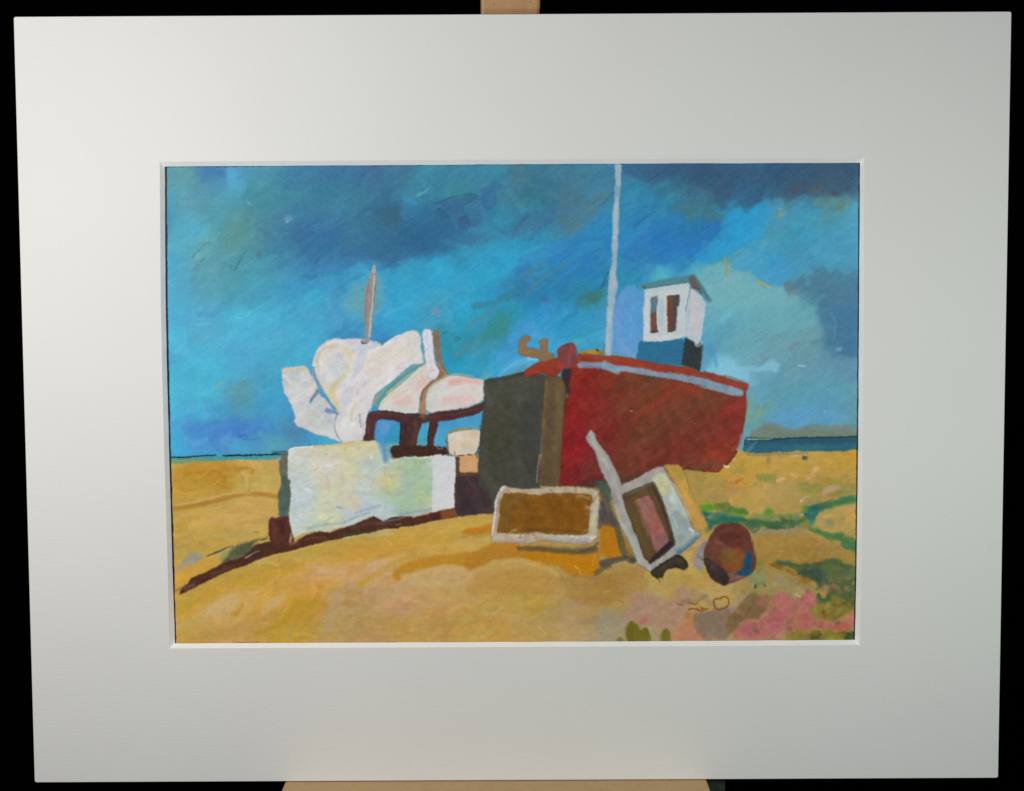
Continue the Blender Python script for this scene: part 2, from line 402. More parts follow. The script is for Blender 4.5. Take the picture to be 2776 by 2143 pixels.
# clouds with an edge to them
poly('T1 1400,780 1560,740 1750,860 2108,900 T2 330,870 600,700 700,560 900,520 1010,480 1240,440 1400,400 1500,405 1530,440 1400,530 1400,600 1300,800 1400,870 1560,865 1500,950 1440,975 1350,950 1200,1000 1170,1080 1000,1050 850,1115 650,1160 450,1195 300,1130 0,1130 T1 1900,1180 1600,1150 1450,1000', (56,108,142), 3.0, .25, 9, **k)
poly('T2 240,830 500,780 900,740 1230,860 1330,940 1200,1010 1160,1075 1000,1050 850,1112 650,1155 450,1192 330,1120 200,1060', (50,102,138), 1.6, .35, 5, **k)
poly('T2 900,620 1050,560 1180,640 1260,760 1250,900 1000,1000 700,1050 620,900 700,760', (46,94,132), 6, .3, 9, **k)
poly('T2 430,620 560,560 660,620 640,760 560,820 480,740', (58,96,118), 3, .35, 6, **k)
poly('T2 1050,490 1240,440 1400,405 1500,402 1525,440 1400,520 1380,590 1300,640 1180,560', (58,98,138), 1.2, .55, 3, **k)
stroke('T2 1040,520 1240,440 1400,405 1500,402 1525,440 1400,520', 2.2, 1.8, (34,62,96), .65, 1, clip=1)
stroke('T2 1080,560 1150,615', 2.5, 1.5, (30,56,92), .6, 1, clip=1)
poly('T2 1320,700 1380,655 1430,680 1440,750 1400,830 1320,800', (62,88,132), 1.3, .6, 2, **k)
stroke('T2 1330,690 1385,655 1432,685 1440,750 1420,800', 2.5, 2, (46,58,108), .5, 1, clip=1)
poly('T2 1560,340 1640,320 1720,240 1800,280 1825,330 1740,390 1750,480 1700,560 1650,580 1600,520 1590,420', (56,104,146), 1.2, .6, 2, **k)
stroke('T2 1600,440 1600,520 1650,580 1710,555 1750,480 1745,400', 2, 2, (40,78,116), .6, 1, clip=1)
stroke('T2 1240,640 1270,720 1298,800', 4.2, 2, (80,145,180), .35, 1.5, clip=1)
stroke('T2 860,410 930,380 985,330', 12, 4, (88,170,178), .65, 2, clip=1)
stroke('T2 700,450 780,480 840,510', 14, 8, (52,140,185), .6, 3, clip=1)
poly('T2 1400,830 1560,860 1700,850 1900,800 2108,700 T3 100,600 260,560 380,500 300,650 150,790 0,940 T2 1900,860 1600,980 1440,1000', (68,110,142), 4, .35, 8, **k)
stroke('T2 2108,640 1980,790 1950,825', 12, 3, (60,94,138), .5, 2, clip=1)
poly('T3 250,600 340,560 300,700 150,830 20,950 60,860 180,730', (64,98,142), 2.2, .45, 4, **k)
poly('T3 390,730 560,560 760,400 980,380 900,480 800,600 640,800 530,905 460,860 400,800', (84,118,134), 1.6, .7, 5, **k)
poly('T3 350,200 980,180 990,330 800,400 560,560 420,640 330,420', (76,118,140), 5, .3, 8, **k)
poly('T2 900,1130 1200,1060 1500,1000 2000,930 T3 0,1000 T2 1900,1350 1500,1500 800,1560 400,1500 480,1240', (48,160,205), 6, .25, 12, **k)
stroke('T3 -60,1140 150,1080 400,970 700,800 900,680', 26, 14, (52,128,190), .45, 5, clip=1)
stroke('T3 -120,1290 100,1180 400,1120 620,940 900,900', 22, 12, (46,118,182), .5, 5, clip=1)
stroke('T2 2108,1560 T3 100,1420 300,1290 480,1185', 5, 2, (108,118,104), .75, 1.2, clip=1)
stroke('T2 1880,1610 2000,1545 T3 -60,1480', 6, 3, (78,104,112), .7, 2, clip=1)
stroke('T3 -60,1350 100,1240 240,1150', 16, 6, (84,124,150), .6, 4, clip=1)
stroke('T2 1500,1680 1750,1640 1850,1560 T3 -80,1450', 18, 8, (60,120,140), .6, 4, clip=1)
stroke('T3 860,510 920,440 1000,370', 3, 2.5, (40,80,120), .7, 1, clip=1)
stroke('T3 1060,550 1130,525 1190,500', 2.5, 1.5, (44,76,128), .7, 1, clip=1)
stroke('T3 760,1055 880,1025', 2, 1.5, (28,74,118), .7, 1, clip=1)
stroke('T3 1230,770 1330,680 1450,610', 9, 5, (46,98,158), .6, 3, clip=1)
stroke('T3 1260,900 1500,800 1700,700', 14, 6, (62,118,176), .5, 4, clip=1)
poly('T3 1400,760 1600,640 1780,640 1880,720 1960,640 2108,640 T4 60,640 180,700 320,770 300,840 200,960 90,1060 0,1090 T3 1990,1080 1800,1110 1500,1130 1400,1000', (42,122,184), 3, .35, 8, **k)
poly('T3 1640,530 1900,520 2108,500 T4 200,520 300,640 380,640 320,750 200,700 100,640 T3 1960,650 1880,715 1820,660 1700,620', (70,114,128), 3, .5, 7, **k)
poly('T3 1080,60 2108,55 T4 600,50 1900,50 1900,360 1700,380 1500,420 1380,440 1250,400 1150,440 1080,480 960,440 850,440 760,470 700,540 600,630 570,590 480,480 300,470 230,400 T3 2090,340 1900,300 1860,260 1700,240 1400,280 1200,200', (56,84,114), 2.2, .5, 6, **k)
poly('T4 300,750 420,600 480,580 570,610 600,650 700,540 780,490 850,500 870,600 860,760 760,900 600,960 400,1100 200,1200 60,1180 0,1110 90,1050 210,940 320,820', (46,150,200), 1.4, .5, 3, **k)
stroke('T4 480,780 420,900 380,990', 3, 2, (36,120,175), .5, 1.5, clip=1)
poly('T4 1180,440 1240,400 1330,430 1360,560 1300,700 1150,740 900,720 870,560 1000,520 1080,480', (74,150,184), 3, .35, 6, **k)
poly('T4 1380,450 1650,440 1800,420 1780,560 1690,610 1640,560 1500,540 1350,540', (98,140,138), 2, .55, 5, **k)
poly('T4 1640,510 1740,500 1720,600 1680,610', (105,125,105), 2, .5, 4, **k)
stroke('T4 1130,370 1230,320 1320,295', 7, 3, (92,72,80), .75, 2, clip=1)
stroke('T4 1590,400 1700,385', 7, 4, (88,72,92), .7, 2, clip=1)
poly('T4 1330,330 1460,280 1480,360 1400,420 1320,400', (88,94,92), 3, .6, 4, **k)
dab('T4 1000,640', 12, 14, 0, (150,150,112), .5, 3, clip=1)
stroke('T4 975,575 1020,570', 2.5, 2, (225,235,232), .6, 1.2, clip=1)
poly('T4 -30,1340 100,1260 300,1180 400,1200 420,1300 560,1290 640,1270 700,1340 760,1400 860,1450 900,1500 1020,1470 1080,1560 1200,1550 1180,1686 600,1686 200,1686 100,1500', (126,172,176), 1.6, .55, 5, **k)
poly('T4 420,1220 480,1300 560,1290 640,1265 720,1360 880,1440 1010,1450 1080,1380 1180,1320 1150,1200 900,1100 600,1100', (62,148,196), 3, .45, 6, **k)
stroke('T4 360,1160 380,1230 370,1330', 12, 8, (150,152,105), .7, 3, clip=1)
stroke('T4 750,1410 830,1450 900,1475', 8, 5, (178,158,92), .8, 1.5, clip=1)
stroke('T4 770,1435 850,1495', 4, 3, (120,140,130), .7, 1.5, clip=1)
poly('T4 1030,1440 1080,1390 1130,1410 1190,1500 1160,1560 1080,1540', (104,118,122), 1.2, .75, 3, **k)
poly('T4 1190,1370 1260,1315 1300,1370 1400,1260 1480,1210 1530,1250 1550,1300 1650,1270 1760,1330 1890,1270 1900,1686 1480,1686 1350,1686 1200,1560 1180,1450', (78,118,142), 1.6, .7, 4, **k)
poly('T4 1290,1400 1340,1380 1330,1450 1290,1450', (84,162,180), 2, .6, 3, **k)
stroke('T4 1380,1680 1440,1600 1500,1550', 12, 6, (90,150,170), .4, 4, clip=1)
poly('M4 1380,60 1440,0 1900,-60 1890,580 1780,560 1680,500 1600,430 1500,300 1440,130', (72,116,146), 1.8, .6, 4, **k)
stroke('M4 1575,80 1620,180 1615,300 1590,400', 7, 4, (92,146,172), .45, 2.5, clip=1)
poly('M4 1700,420 1890,300 1890,580 1740,540', (62,110,148), 3, .4, 5, **k)
poly('M4 1640,480 1700,470 1690,510 1630,510', (130,178,195), 1.5, .7, 2, **k)
poly('M4 120,-200 1250,-180 1380,60 1440,200 1500,400 1250,420 1120,520 980,680 850,560 650,640 500,680 300,600 200,450', (112,164,176), 7, .35, 10, **k)
stroke('M4 330,160 430,60 520,-40', 20, 8, (112,178,196), .5, 4, clip=1)
stroke('M4 190,470 230,560 270,700', 12, 6, (88,145,185), .7, 3, clip=1)
poly('M4 230,760 300,640 420,610 500,680 650,690 800,670 880,600 960,640 990,690 950,760 880,740 640,750 630,840 600,860 400,810', (134,186,208), 1.5, .75, 4, **k)
poly('M4 780,590 900,560 870,630 800,620', (128,142,140), 2, .5, 3, **k)
stroke('M4 1110,490 1150,440 1210,400', 12, 6, (118,128,146), .6, 3, clip=1)
stroke('M4 1210,680 1275,680', 4, 4, (205,222,228), .9, 1.2, clip=1)
stroke('M4 1495,1210 1515,1190', 3, 3, (222,232,236), .6, 1.2, clip=1)
poly('M4 640,1000 690,1000 680,1200 620,1350 600,1300', (128,160,140), 2, .6, 4, **k)
stroke('M4 770,1150 760,1220 730,1250', 7, 5, (150,155,110), .8, 2, clip=1)
poly('M4 720,1020 780,1020 790,1140 740,1130', (102,158,205), 2.5, .55, 4, **k)
poly('M4 800,1230 1000,1180 1300,1180 1350,1320 1120,1380 1000,1330 880,1310', (96,152,192), 4, .5, 8, **k)
# smears, specks and pencil marks on the left
stroke('T1 1020,500 1050,515', 4, 3, (222,236,240), .6, 1.2, clip=1)
dab('T1 1490,690', 11, 8, 0, (132,148,170), .7, 2, clip=1); dab('T1 1485,722', 4, 3, 0, (215,222,228), .6, 1.2, clip=1)
stroke('T1 390,1120 470,1030 530,965 580,955', 2.2, 1.4, (56,70,84), .8, 1, clip=1)
stroke('T1 370,1290 440,1220 520,1140', 1.8, 1.4, (48,66,86), .8, 1, clip=1)
dab('T1 460,1110', 12, 10, -40, (128,172,172), .6, 2, clip=1); stroke('T1 455,1180 475,1200', 3, 3, (225,235,240), .6, 1.2, clip=1)
stroke('T1 870,1270 920,1180 990,1060 1060,960', 3, 1.5, (60,84,98), .7, 1.2, clip=1)
stroke('T1 810,1210 840,1270 860,1275', 2, 1.5, (66,88,104), .6, 1, clip=1)
stroke('T1 620,1340 700,1180 900,1060', 22, 10, (112,160,180), .4, 4, clip=1)
poly('T1 720,760 860,680 960,720 1000,840 950,1000 800,1020 700,900', (98,142,138), 6, .25, 9, **k)
dab('T1 1145,1100', 8, 7, 0, (74,104,134), .6, 2, clip=1)
poly('T1 500,95 720,100 780,230 700,180 620,170 540,150', (60,112,168), 2.5, .65, 5, **k)
poly('T1 760,100 880,95 900,240 840,330 790,260', (84,168,206), 2.5, .6, 5, **k)
poly('T1 80,120 360,110 480,180 420,320 240,300 90,330', (96,152,156), 5, .4, 8, **k)
poly('T1 1740,1500 1830,1500 1870,1600 1830,1700 1700,1686 1690,1580', (62,172,204), 3, .3, 5, **k)
poly('M1 900,860 1040,850 1060,1050 1080,1180 880,1210 780,1150 880,1000', (92,146,158), 4, .45, 8, **k)
stroke('M1 670,930 730,860', 5, 3, (150,160,120), .7, 1.5, clip=1)
stroke('M1 920,1480 960,1520 1100,1520 1200,1495', 3, 2, (56,98,168), .7, 1.5, clip=1, tex=2)
poly('M1 350,1400 500,1330 700,1300 900,1290 1100,1300 1200,1420 1000,1480 800,1470 600,1500 450,1540 340,1500', (68,118,196), 3.5, .35, 8, tex=2, **k)
stroke('M1 920,1490 980,1470 1010,1485', 9, 6, (58,88,170), .5, 2, clip=1)
stroke('M1 440,210 610,195', 3, 2, (150,215,235), .7, 1.2, clip=1, tex=2); stroke('M1 870,135 970,140', 2.5, 2, (165,220,235), .6, 1.2, clip=1)
# marks between the boats
poly('M2 1130,300 1250,280 1420,290 1520,340 1480,420 1400,540 1300,590 1200,600 1150,450', (46,134,158), 3, .55, 6, **k)
stroke('M2 1290,580 1400,480 1490,370', 16, 7, (78,130,142), .7, 3, clip=1)
stroke('M2 1270,385 1300,355 1335,360 1310,395 1275,390', 2, 2, (34,92,110), .8, 1, clip=1)
stroke('M2 1125,330 1160,290 1190,300', 2.5, 2, (34,96,128), .8, 1, clip=1)
poly('M2 1560,330 1680,180 1800,60 1900,80 1890,200 1870,340 1780,340 1700,320 1640,390 1580,400', (56,134,130), 2.2, .65, 6, **k)
stroke('M2 1420,235 1500,180 1580,130 1660,60', 10, 4, (98,128,140), .65, 3, clip=1)
stroke('M2 1560,150 1700,40 1800,-60', 5, 3, (96,122,138), .6, 1.5, clip=1)
dab('M2 1060,60', 16, 12, 40, (112,145,172), .7, 3, clip=1); stroke('M2 1040,60 1110,150', 5, 2, (128,132,150), .7, 2, clip=1)
stroke('M2 1790,790 1900,700 2000,650 2108,610', 8, 16, (102,178,218), .6, 2.5, clip=1)
poly('M2 1840,800 2000,720 2090,680 2100,740 1950,790', (100,138,152), 2, .7, 4, **k)
poly('M2 1580,830 1620,740 1680,740 1700,820 1620,850', (110,158,160), 2.5, .6, 4, **k)
# soft green halo round the little mast
poly('T2 130,1440 260,1400 300,1300 440,1340 460,1500 450,1686 M2 380,100 360,180 200,200 160,60 40,-30 T2 60,1640', (112,154,162), 3, .62, 6, **k)
# lavender panel between mast and wheelhouse
poly('T3 1060,1520 1120,1450 1220,1440 1290,1500 1330,1520 1320,1686 M3 1325,200 1300,380 1270,430 1260,540 1200,580 1090,560 970,545 975,300 985,0', (96,148,200), 1.4, .8, 3, tex=3, **k)
stroke('M3 1090,-120 1040,100 1050,300', 18, 14, (120,146,204), .5, 4, clip=1, tex=3); stroke('M3 1200,560 1100,480 1060,400', 20, 18, (124,152,196), .6, 4, clip=1, tex=3)
stroke('M3 1180,100 1190,300 1170,430', 12, 8, (98,156,208), .5, 3, clip=1, tex=3)
poly('M3 860,500 1100,560 1200,580 1000,575 850,555', (118,140,142), 1.5, .7, 2, **k)
poly('T3 650,1610 700,1540 800,1500 860,1480 840,1560 790,1620 700,1640', (58,112,112), 2, .7, 4, **k)
stroke('T3 850,1470 900,1350 930,1290', 8, 4, (40,92,118), .7, 2, clip=1)
dab('T3 180,1610', 12, 7, 20, (70,96,140), .6, 2, clip=1)
dab('M3 540,400', 14, 14, 0, (92,168,168), .45, 4, clip=1)

mingle((1,), (440, 440, 2335, 1240), 260, 34, 9, -30, 50, a=.35, reach=12, jl=5, jc=3, tex=1)
# ---- sea and headland
poly('L1 100,375 135,375 650,356 1000,345 1480,338 1490,480 100,480', (70,150,158), .6, 1, 1, part=2, sm=False, tex=2)
poly('L1 130,420 300,395 450,390 600,420 800,415 1000,420 1250,400 1370,400 1380,480 100,490', (128,148,92), 2, .9, 3, part=None, clip=2, tex=2)
poly('M4 640,1500 760,1370 880,1325 960,1330 1060,1375 1150,1385 1280,1370 1400,1350 1600,1360 1890,1345 1900,1510 1000,1515', (110,134,130), 3.5, 1, 5, part=3, tex=2)
poly('M4 700,1460 800,1390 900,1360 1100,1420 1300,1400 1400,1420 1890,1420 1890,1500 1000,1500 640,1500', (110,124,102), 3, .6, 6, clip=3, tex=2)
poly('M4 580,1520 900,1505 1890,1485 1900,1680 1400,1686 1000,1690 560,1680', (42,96,112), .7, 1, 1, part=4, sm=False, tex=2)
poly('M4 700,1530 1300,1510 1890,1495 1890,1550 1200,1570 700,1560', (34,74,98), 2.5, .7, 3, clip=4, tex=2)
poly('M4 1000,1600 1500,1580 1500,1630 1100,1650', (52,118,118), 3, .5, 4, clip=4, tex=2)
stroke('M4 620,1650 690,1580 720,1530', 10, 4, (96,146,165), .6, 3, clip=4, dry=.4)
stroke('M4 600,1500 900,1512 1300,1500 1890,1488', 2.6, 4, (20,34,42), .9, .9, tex=2)
stroke('M4 620,1520 760,1518 900,1512', 2.6, 2, (196,196,164), .85, .9, tex=2)
stroke('M4 640,1535 900,1530 1000,1525', 2, 1.6, (18,40,50), .8, .9, tex=2)
stroke('L1 100,382 300,372 500,358 655,353', 4.2, 3.6, (10,30,42), .92, .9, tex=2); stroke('L1 740,358 900,356 1200,346 1490,340', 4.6, 3.4, (10,28,38), .95, .9, tex=2)
stroke('L1 1300,330 1400,310 1470,318', 6, 5, (38,66,74), .7, 1.5, tex=2)

# ---- beach
SAND = [(470,1270,200,170,90),(480,1290,205,168,78),(550,1285,200,152,58),(600,1290,192,142,48),(640,1290,198,162,78),(690,1260,205,178,118),(740,1280,205,175,110),(480,1340,200,162,72),(600,1320,188,138,46),(650,1340,205,178,116),(720,1330,205,172,98),
(480,1400,198,165,85),(560,1390,205,172,98),(650,1410,210,178,112),(720,1420,205,175,102),(480,1450,195,162,76),(560,1450,205,172,102),(650,1450,200,172,102),(500,1490,190,160,90),(560,1480,200,165,80),(530,1530,212,165,70),(480,1560,212,170,75),
(480,1640,205,165,55),(560,1600,196,160,66),(650,1560,192,158,70),(750,1540,192,155,62),(850,1510,205,170,80),(930,1490,198,170,86),(500,1700,198,165,78),(560,1660,212,178,118),(600,1650,212,178,120),(640,1640,210,170,110),(700,1650,205,160,75),(690,1630,208,176,120),
(780,1620,205,165,80),(840,1610,204,155,70),(860,1560,214,162,112),(870,1545,205,175,140),(620,1720,196,156,96),(700,1720,194,155,100),(770,1700,190,155,70),(780,1680,188,150,50),(840,1680,196,150,58),(900,1700,185,158,112),(560,1720,192,152,90),(900,1640,190,160,120),
(960,1470,205,170,80),(1050,1470,202,168,84),(1150,1450,205,170,90),(1250,1430,198,165,85),(960,1515,212,162,72),(1050,1500,200,160,72),(1150,1480,205,165,90),(1250,1490,208,172,98),(970,1550,210,160,112),(1040,1560,205,168,132),(1150,1580,205,172,122),(1250,1570,200,168,122),
(960,1610,190,155,120),(1050,1610,192,160,118),(1150,1620,195,162,110),(1250,1620,195,162,96),(960,1660,172,148,105),(1000,1690,178,150,92),(1100,1690,190,155,84),(1100,1650,195,158,125),(1200,1700,185,150,90),(1280,1700,192,160,90),(1350,1710,194,155,80),(1420,1680,190,160,100),
(1350,1640,192,160,92),(1450,1640,185,155,75),(1550,1640,180,150,100),(1650,1620,168,132,58),(1720,1640,172,152,122),(1450,1700,182,155,92),(1550,1690,186,160,116),(1640,1690,155,148,122),(1700,1690,162,152,132),(1800,1570,186,162,96),(1870,1560,195,165,95),(1850,1540,188,160,98),
(1900,1300,170,145,85),(1960,1270,204,162,74),(2050,1265,205,163,78),(2150,1250,205,163,82),(2250,1255,205,163,74),(2310,1240,204,158,66),(1900,1330,190,155,86),(2000,1310,204,150,72),(2100,1330,200,165,110),(2200,1335,188,158,90),(2300,1330,175,150,88),
(1950,1350,170,150,96),(2050,1360,200,168,96),(2120,1370,180,155,92),(2200,1350,165,148,90),(2260,1400,192,158,95),(2310,1400,208,168,100),(2240,1430,186,156,98),(2080,1480,192,152,76),(2150,1480,186,146,72),(2200,1470,186,150,76),(2290,1450,196,162,102),(2310,1500,178,148,76),
(2050,1530,172,148,88),(2120,1505,186,148,88),(2200,1500,178,140,70),(2100,1570,188,162,98),(2050,1600,178,158,114),(2140,1590,168,152,108),(1950,1600,194,162,108),(1990,1570,190,158,105)]
SAND = [(x, y, r_ * (.87 if x > 1950 and y > 1430 else .96 if x > 1880 else .985), g_ * (.90 if x > 1950 and y > 1430 else .985 if x > 1880 else .985), b_ * (.84 if x > 1950 and y > 1430 else .95)) for x, y, r_, g_, b_ in SAND]
beach = 'L1 0,470 135,465 400,432 850,415 1250,402 1480,395 2108,395 M4 0,1640 500,1640 600,1675 800,1680 1000,1665 1300,1655 1700,1655 1890,1640 2200,1630 B4 2200,1700 B1 -200,1700'
bm = np.zeros_like(ID, bool); before = ID.copy(); img0 = IMG.copy()
poly(beach, (200, 160, 90), 1.0, 1, 3, part=5, tex=2, sm=False)
f = field(SAND, warp=16); f += (BR2 * 4 + vnoise(GX, GY, 16, 41) * 4)[..., None] + vnoise(GX, GY, 26, 42, 9, -10)[..., None] * np.array([5, -1, -7])
mm = blur((ID == 5).astype(np.float32), 1.0)[..., None]; IMG[:] = img0 * (1 - mm) + f * mm
scumble(5, 300, 190, 30, -13, 10, a=0.34, jl=6, jc=4, tex=2)
scumble(5, 500, 100, 19, -12, 16, a=0.34, jl=6, jc=4, tex=2)
scumble(5, 350, 40, 11, -15, 40, a=0.34, jl=7, jc=5, tex=2)
mingle((5,), (440, 1240, 1900, 1745), 700, 60, 12, -12, 25, a=.4, reach=22, jl=6, jc=5)
k = dict(clip=5, tex=2)
stroke('L1 150,960 400,930 700,860 900,810 1050,795 1200,800 1350,830', 12, 12, (172,122,50), .7, 3.5, **k)
stroke('L1 200,925 500,870 800,790 1050,780', 6, 4, (208,178,122), .6, 2, **k)
poly('L1 150,520 400,470 800,490 1060,490 1090,560 1000,540 900,560 850,700 780,740 700,680 560,700 400,760 250,740 170,640', (188,140,48), 3, .45, 8, **k)
stroke('L1 580,560 650,540 760,600 740,700 800,720', 12, 8, (180,130,40), .6, 3, **k); stroke('L1 880,520 1000,500 1070,520 1070,560', 10, 6, (182,140,48), .7, 2, **k)
stroke('L1 1030,770 1060,650', 6, 3, (170,140,60), .5, 2, **k); dab('L1 560,1110', 14, 8, 10, (218,168,102), .6, 3, **k)
stroke('L1 1100,1230 1150,1235', 3, 2, (130,100,50), .7, 1.2, **k); stroke('L1 1050,1210 1180,1195', 4, 2, (212,196,130), .6, 1.5, **k)
poly('L1 165,1690 210,1620 300,1530 380,1475 450,1470 520,1510 440,1570 300,1610 180,1695', (150,154,156), 1.8, .85, 4, **k)
stroke('L1 560,1505 640,1470 760,1420 850,1390', 5, 4, (74,66,58), .85, 1, **k); stroke('L1 640,1500 850,1385', 5, 3, (168,168,160), .6, 1.5, **k)
poly('L1 440,1570 560,1520 700,1500 740,1540 600,1640 400,1800 B1 340,740 180,850 180,700 260,640', (212,166,70), 2.5, .6, 5, **k)
poly('L1 700,1500 800,1440 840,1440 800,1560 740,1570 700,1540', (120,150,110), 2, .6, 3, **k)
for q, wa, ca in [('L1 300,560 500,540 640,520', 9, (178,128,38)), ('L1 420,640 620,640 700,700 780,730', 8, (182,136,48)), ('L1 160,700 300,760 400,740', 9, (190,142,52)), ('L1 950,600 970,680 940,740', 5, (186,150,72)), ('L1 860,470 900,520 960,500', 7, (178,134,48)), ('L1 640,700 700,690 760,740', 6, (176,130,40)), ('L1 660,480 560,520 500,600', 6, (206,164,84)), ('L1 640,690 680,650 720,680', 4, (214,186,120)), ('L1 960,560 1000,600 1010,700', 7, (206,190,150)), ('L1 200,1300 500,1240 800,1200', 16, (196,160,82)), ('L1 400,1130 600,1080 760,1060', 14, (212,172,108)), ('L1 900,1100 1150,1060', 12, (206,172,96)), ('L1 260,1040 500,980 700,960', 12, (206,176,112))]:
    stroke(q, wa, wa * .7, ca, .5, 2.2, dry=.2, **k)
poly('B1 520,1090 600,1010 720,930 840,880 920,900 900,990 830,1080 700,1120 560,1130', (206,176,128), 2.2, .7, 4, clip=5, tex=1); poly('B1 1180,1060 1260,960 1400,900 1460,920 1380,1020 1260,1080', (208,176,130), 2.2, .6, 4, clip=5, tex=1)
poly('B1 1350,1220 1450,1080 1560,940 1700,900 1900,960 1880,1060 1700,1200 1540,1210', (190,148,44), 3.5, .5, 6, clip=5, tex=1); poly('B1 200,1000 400,880 520,900 380,1040 230,1150', (180,158,56), 4, .45, 6, clip=5, tex=1)
stroke('B1 880,1120 930,1060 955,1010', 9, 6, (186,136,44), .7, 2, clip=5); stroke('B1 560,1110 700,960 860,890', 5, 3, (218,198,160), .5, 2, clip=5, dry=.3); stroke('B1 1380,1210 1440,1090 1540,980', 6, 4, (212,182,124), .5, 2, clip=5, dry=.2)
# foreground sweep
stroke('B1 200,1000 500,820 900,640 1300,500 1700,390 2108,300 B2 300,220 800,140 1300,70 1700,20', 22, 12, (190,162,78), .5, 5, **k)
stroke('B2 0,250 500,165 560,190 300,230', 8, 6, (178,184,140), .6, 2.5, **k)
stroke('B2 -30,255 300,180 600,135 830,105 1100,40 1400,-5 1700,-60', 2.4, 2, (222,204,140), .7, 1, **k)
stroke('B1 1080,525 1300,455 1500,400 1700,350 1850,320', 2.4, 2, (226,206,130), .7, 1, **k)
stroke('B1 300,1160 600,900 900,760 1400,640 1900,540 B2 0,480 400,400 900,280 1200,260', 20, 24, (206,160,62), .4, 6, **k)
stroke('B2 0,560 300,540 500,480 700,430', 26, 8, (210,166,112), .45, 5, **k)
poly('B2 250,600 350,500 520,480 640,500 480,600 400,650 330,660', (206,176,146), 2.5, .6, 5, **k)
stroke('B2 180,790 300,700 450,600 560,530 800,450', 15, 8, (198,156,62), .6, 3, **k)
poly('B2 570,700 580,620 700,540 900,480 1100,440 1300,420 1430,410 1430,560 1300,550 1150,535 1040,570 900,610 700,650 650,660 680,720 620,740', (186,134,40), 1.3, .85, 3, tex=2, clip=5)
poly('B2 1420,430 1480,400 1650,330 1720,300 1900,300 2108,340 B3 0,330 300,390 600,400 820,380 840,440 800,640 740,680 620,670 500,690 330,560 150,520 0,505 B2 2108,500 1900,495 1700,520 1560,560 1500,600 1440,600 1380,560', (176,124,42), 1.6, .85, 4, tex=2, clip=5)
poly('B3 0,400 300,400 560,430 780,440 800,640 720,690 600,670 480,600 330,560 150,520 0,500', (190,126,20), 2.5, .75, 5, clip=5, tex=2)
poly('B3 0,330 200,330 500,370 800,340 800,420 600,420 300,400 0,390', (118,100,68), 3, .75, 5, clip=5, tex=2)
poly('B2 1880,300 1960,310 2000,400 1900,430', (192,128,40), 3, .6, 5, clip=5, tex=2)
poly('B2 1360,160 1420,135 1560,110 1720,70 1720,180 1560,210 1460,220 1370,200', (188,124,34), 1.3, .9, 3, clip=5, tex=2); poly('B2 1310,230 1370,200 1440,230 1380,265 1320,260', (172,142,72), 2, .7, 3, clip=5, tex=2)
stroke('B2 1500,225 1700,200', 8, 5, (160,152,96), .6, 2, **k)
poly('B3 830,100 1000,90 1080,440 1060,480 900,470 830,400', (180,116,20), 2, .9, 3, clip=5, tex=3)
poly('B3 800,-60 960,-40 1020,40 1000,110 850,110 800,160', (92,84,80), 3, .85, 5, clip=5)
stroke('B3 1010,60 1060,250 1100,400 1200,500', 16, 22, (78,78,66), .8, 3, **k)
poly('B3 1100,200 1200,400 1230,480 1120,400', (150,104,34), 2.5, .7, 4, clip=5, tex=3)
stroke('B3 860,540 1000,500 1120,470 1210,500', 20, 12, (62,66,72), .75, 3.5, **k)
stroke('B3 790,650 860,590 940,560', 16, 12, (92,84,66), .7, 4, **k)
stroke('B3 540,560 590,610 600,650', 3, 2, (228,196,110), .8, 1, **k); stroke('B3 780,440 750,500 740,570', 6, 3, (206,150,40), .8, 1.5, **k)
stroke('B2 1720,520 1900,500 2000,500 B3 0,520 150,560 330,660', 14, 14, (196,168,104), .7, 2.5, **k)
stroke('B3 520,680 650,690 800,700 860,680', 6, 5, (158,112,92), .7, 2.5, **k); dab('B3 790,700', 12, 7, -30, (176,132,108), .6, 3, **k)
poly('B2 1400,860 1500,700 1600,620 1800,590 2108,570 B3 200,600 330,680 300,860 100,900 B2 2108,880 1700,880 1540,890', (184,138,74), 3.5, .55, 7, clip=5, tex=2)
poly('B3 330,700 600,680 900,640 1100,590 1300,620 1400,760 1300,840 1100,880 1000,1000 800,1020 600,1000 480,900', (164,128,66), 4, .5, 8, clip=5, tex=2)
poly('B2 660,690 900,610 1100,560 1300,560 1450,640 1500,700 1300,800 1000,800 800,800', (202,172,124), 3.5, .45, 7, clip=5, tex=2)
stroke('B2 1720,1110 1830,1030', 6, 5, (206,180,152), .6, 2, **k); dab('B2 810,980', 10, 6, -20, (190,172,84), .6, 2, **k)
stroke('B2 640,1040 700,1120 680,1200', 14, 10, (190,152,130), .4, 4, **k); stroke('B3 480,1020 600,1010', 9, 6, (166,140,130), .55, 3, **k)
stroke('B1 850,1120 930,1060 960,1000', 12, 8, (196,150,62), .65, 3, **k); dab('B1 1850,800', 8, 7, -50, (196,132,40), .7, 2.5, **k)
stroke('B1 1360,1210 1500,1080 1560,960', 18, 16, (192,150,46), .6, 4, **k); stroke('B1 540,1100 720,980 880,900', 26, 14, (206,174,118), .55, 4, **k)
stroke('B1 1200,1100 1300,980 1420,900', 18, 12, (206,172,118), .5, 4, **k); stroke('B1 1700,560 1900,600 2108,650', 18, 26, (210,172,132), .5, 6, **k)
stroke('B1 1480,1440 1520,1300 1540,1220', 8, 4, (176,150,120), .5, 3, **k); stroke('B1 1900,1300 1980,1100 2060,960', 26, 30, (184,162,128), .5, 7, **k)
stroke('B3 120,1260 200,1330 170,1390', 3, 2, (228,206,150), .7, 1, **k); dab('B3 660,1240', 1.5, 1.5, 0, (60,50,40), .8, .8, **k)
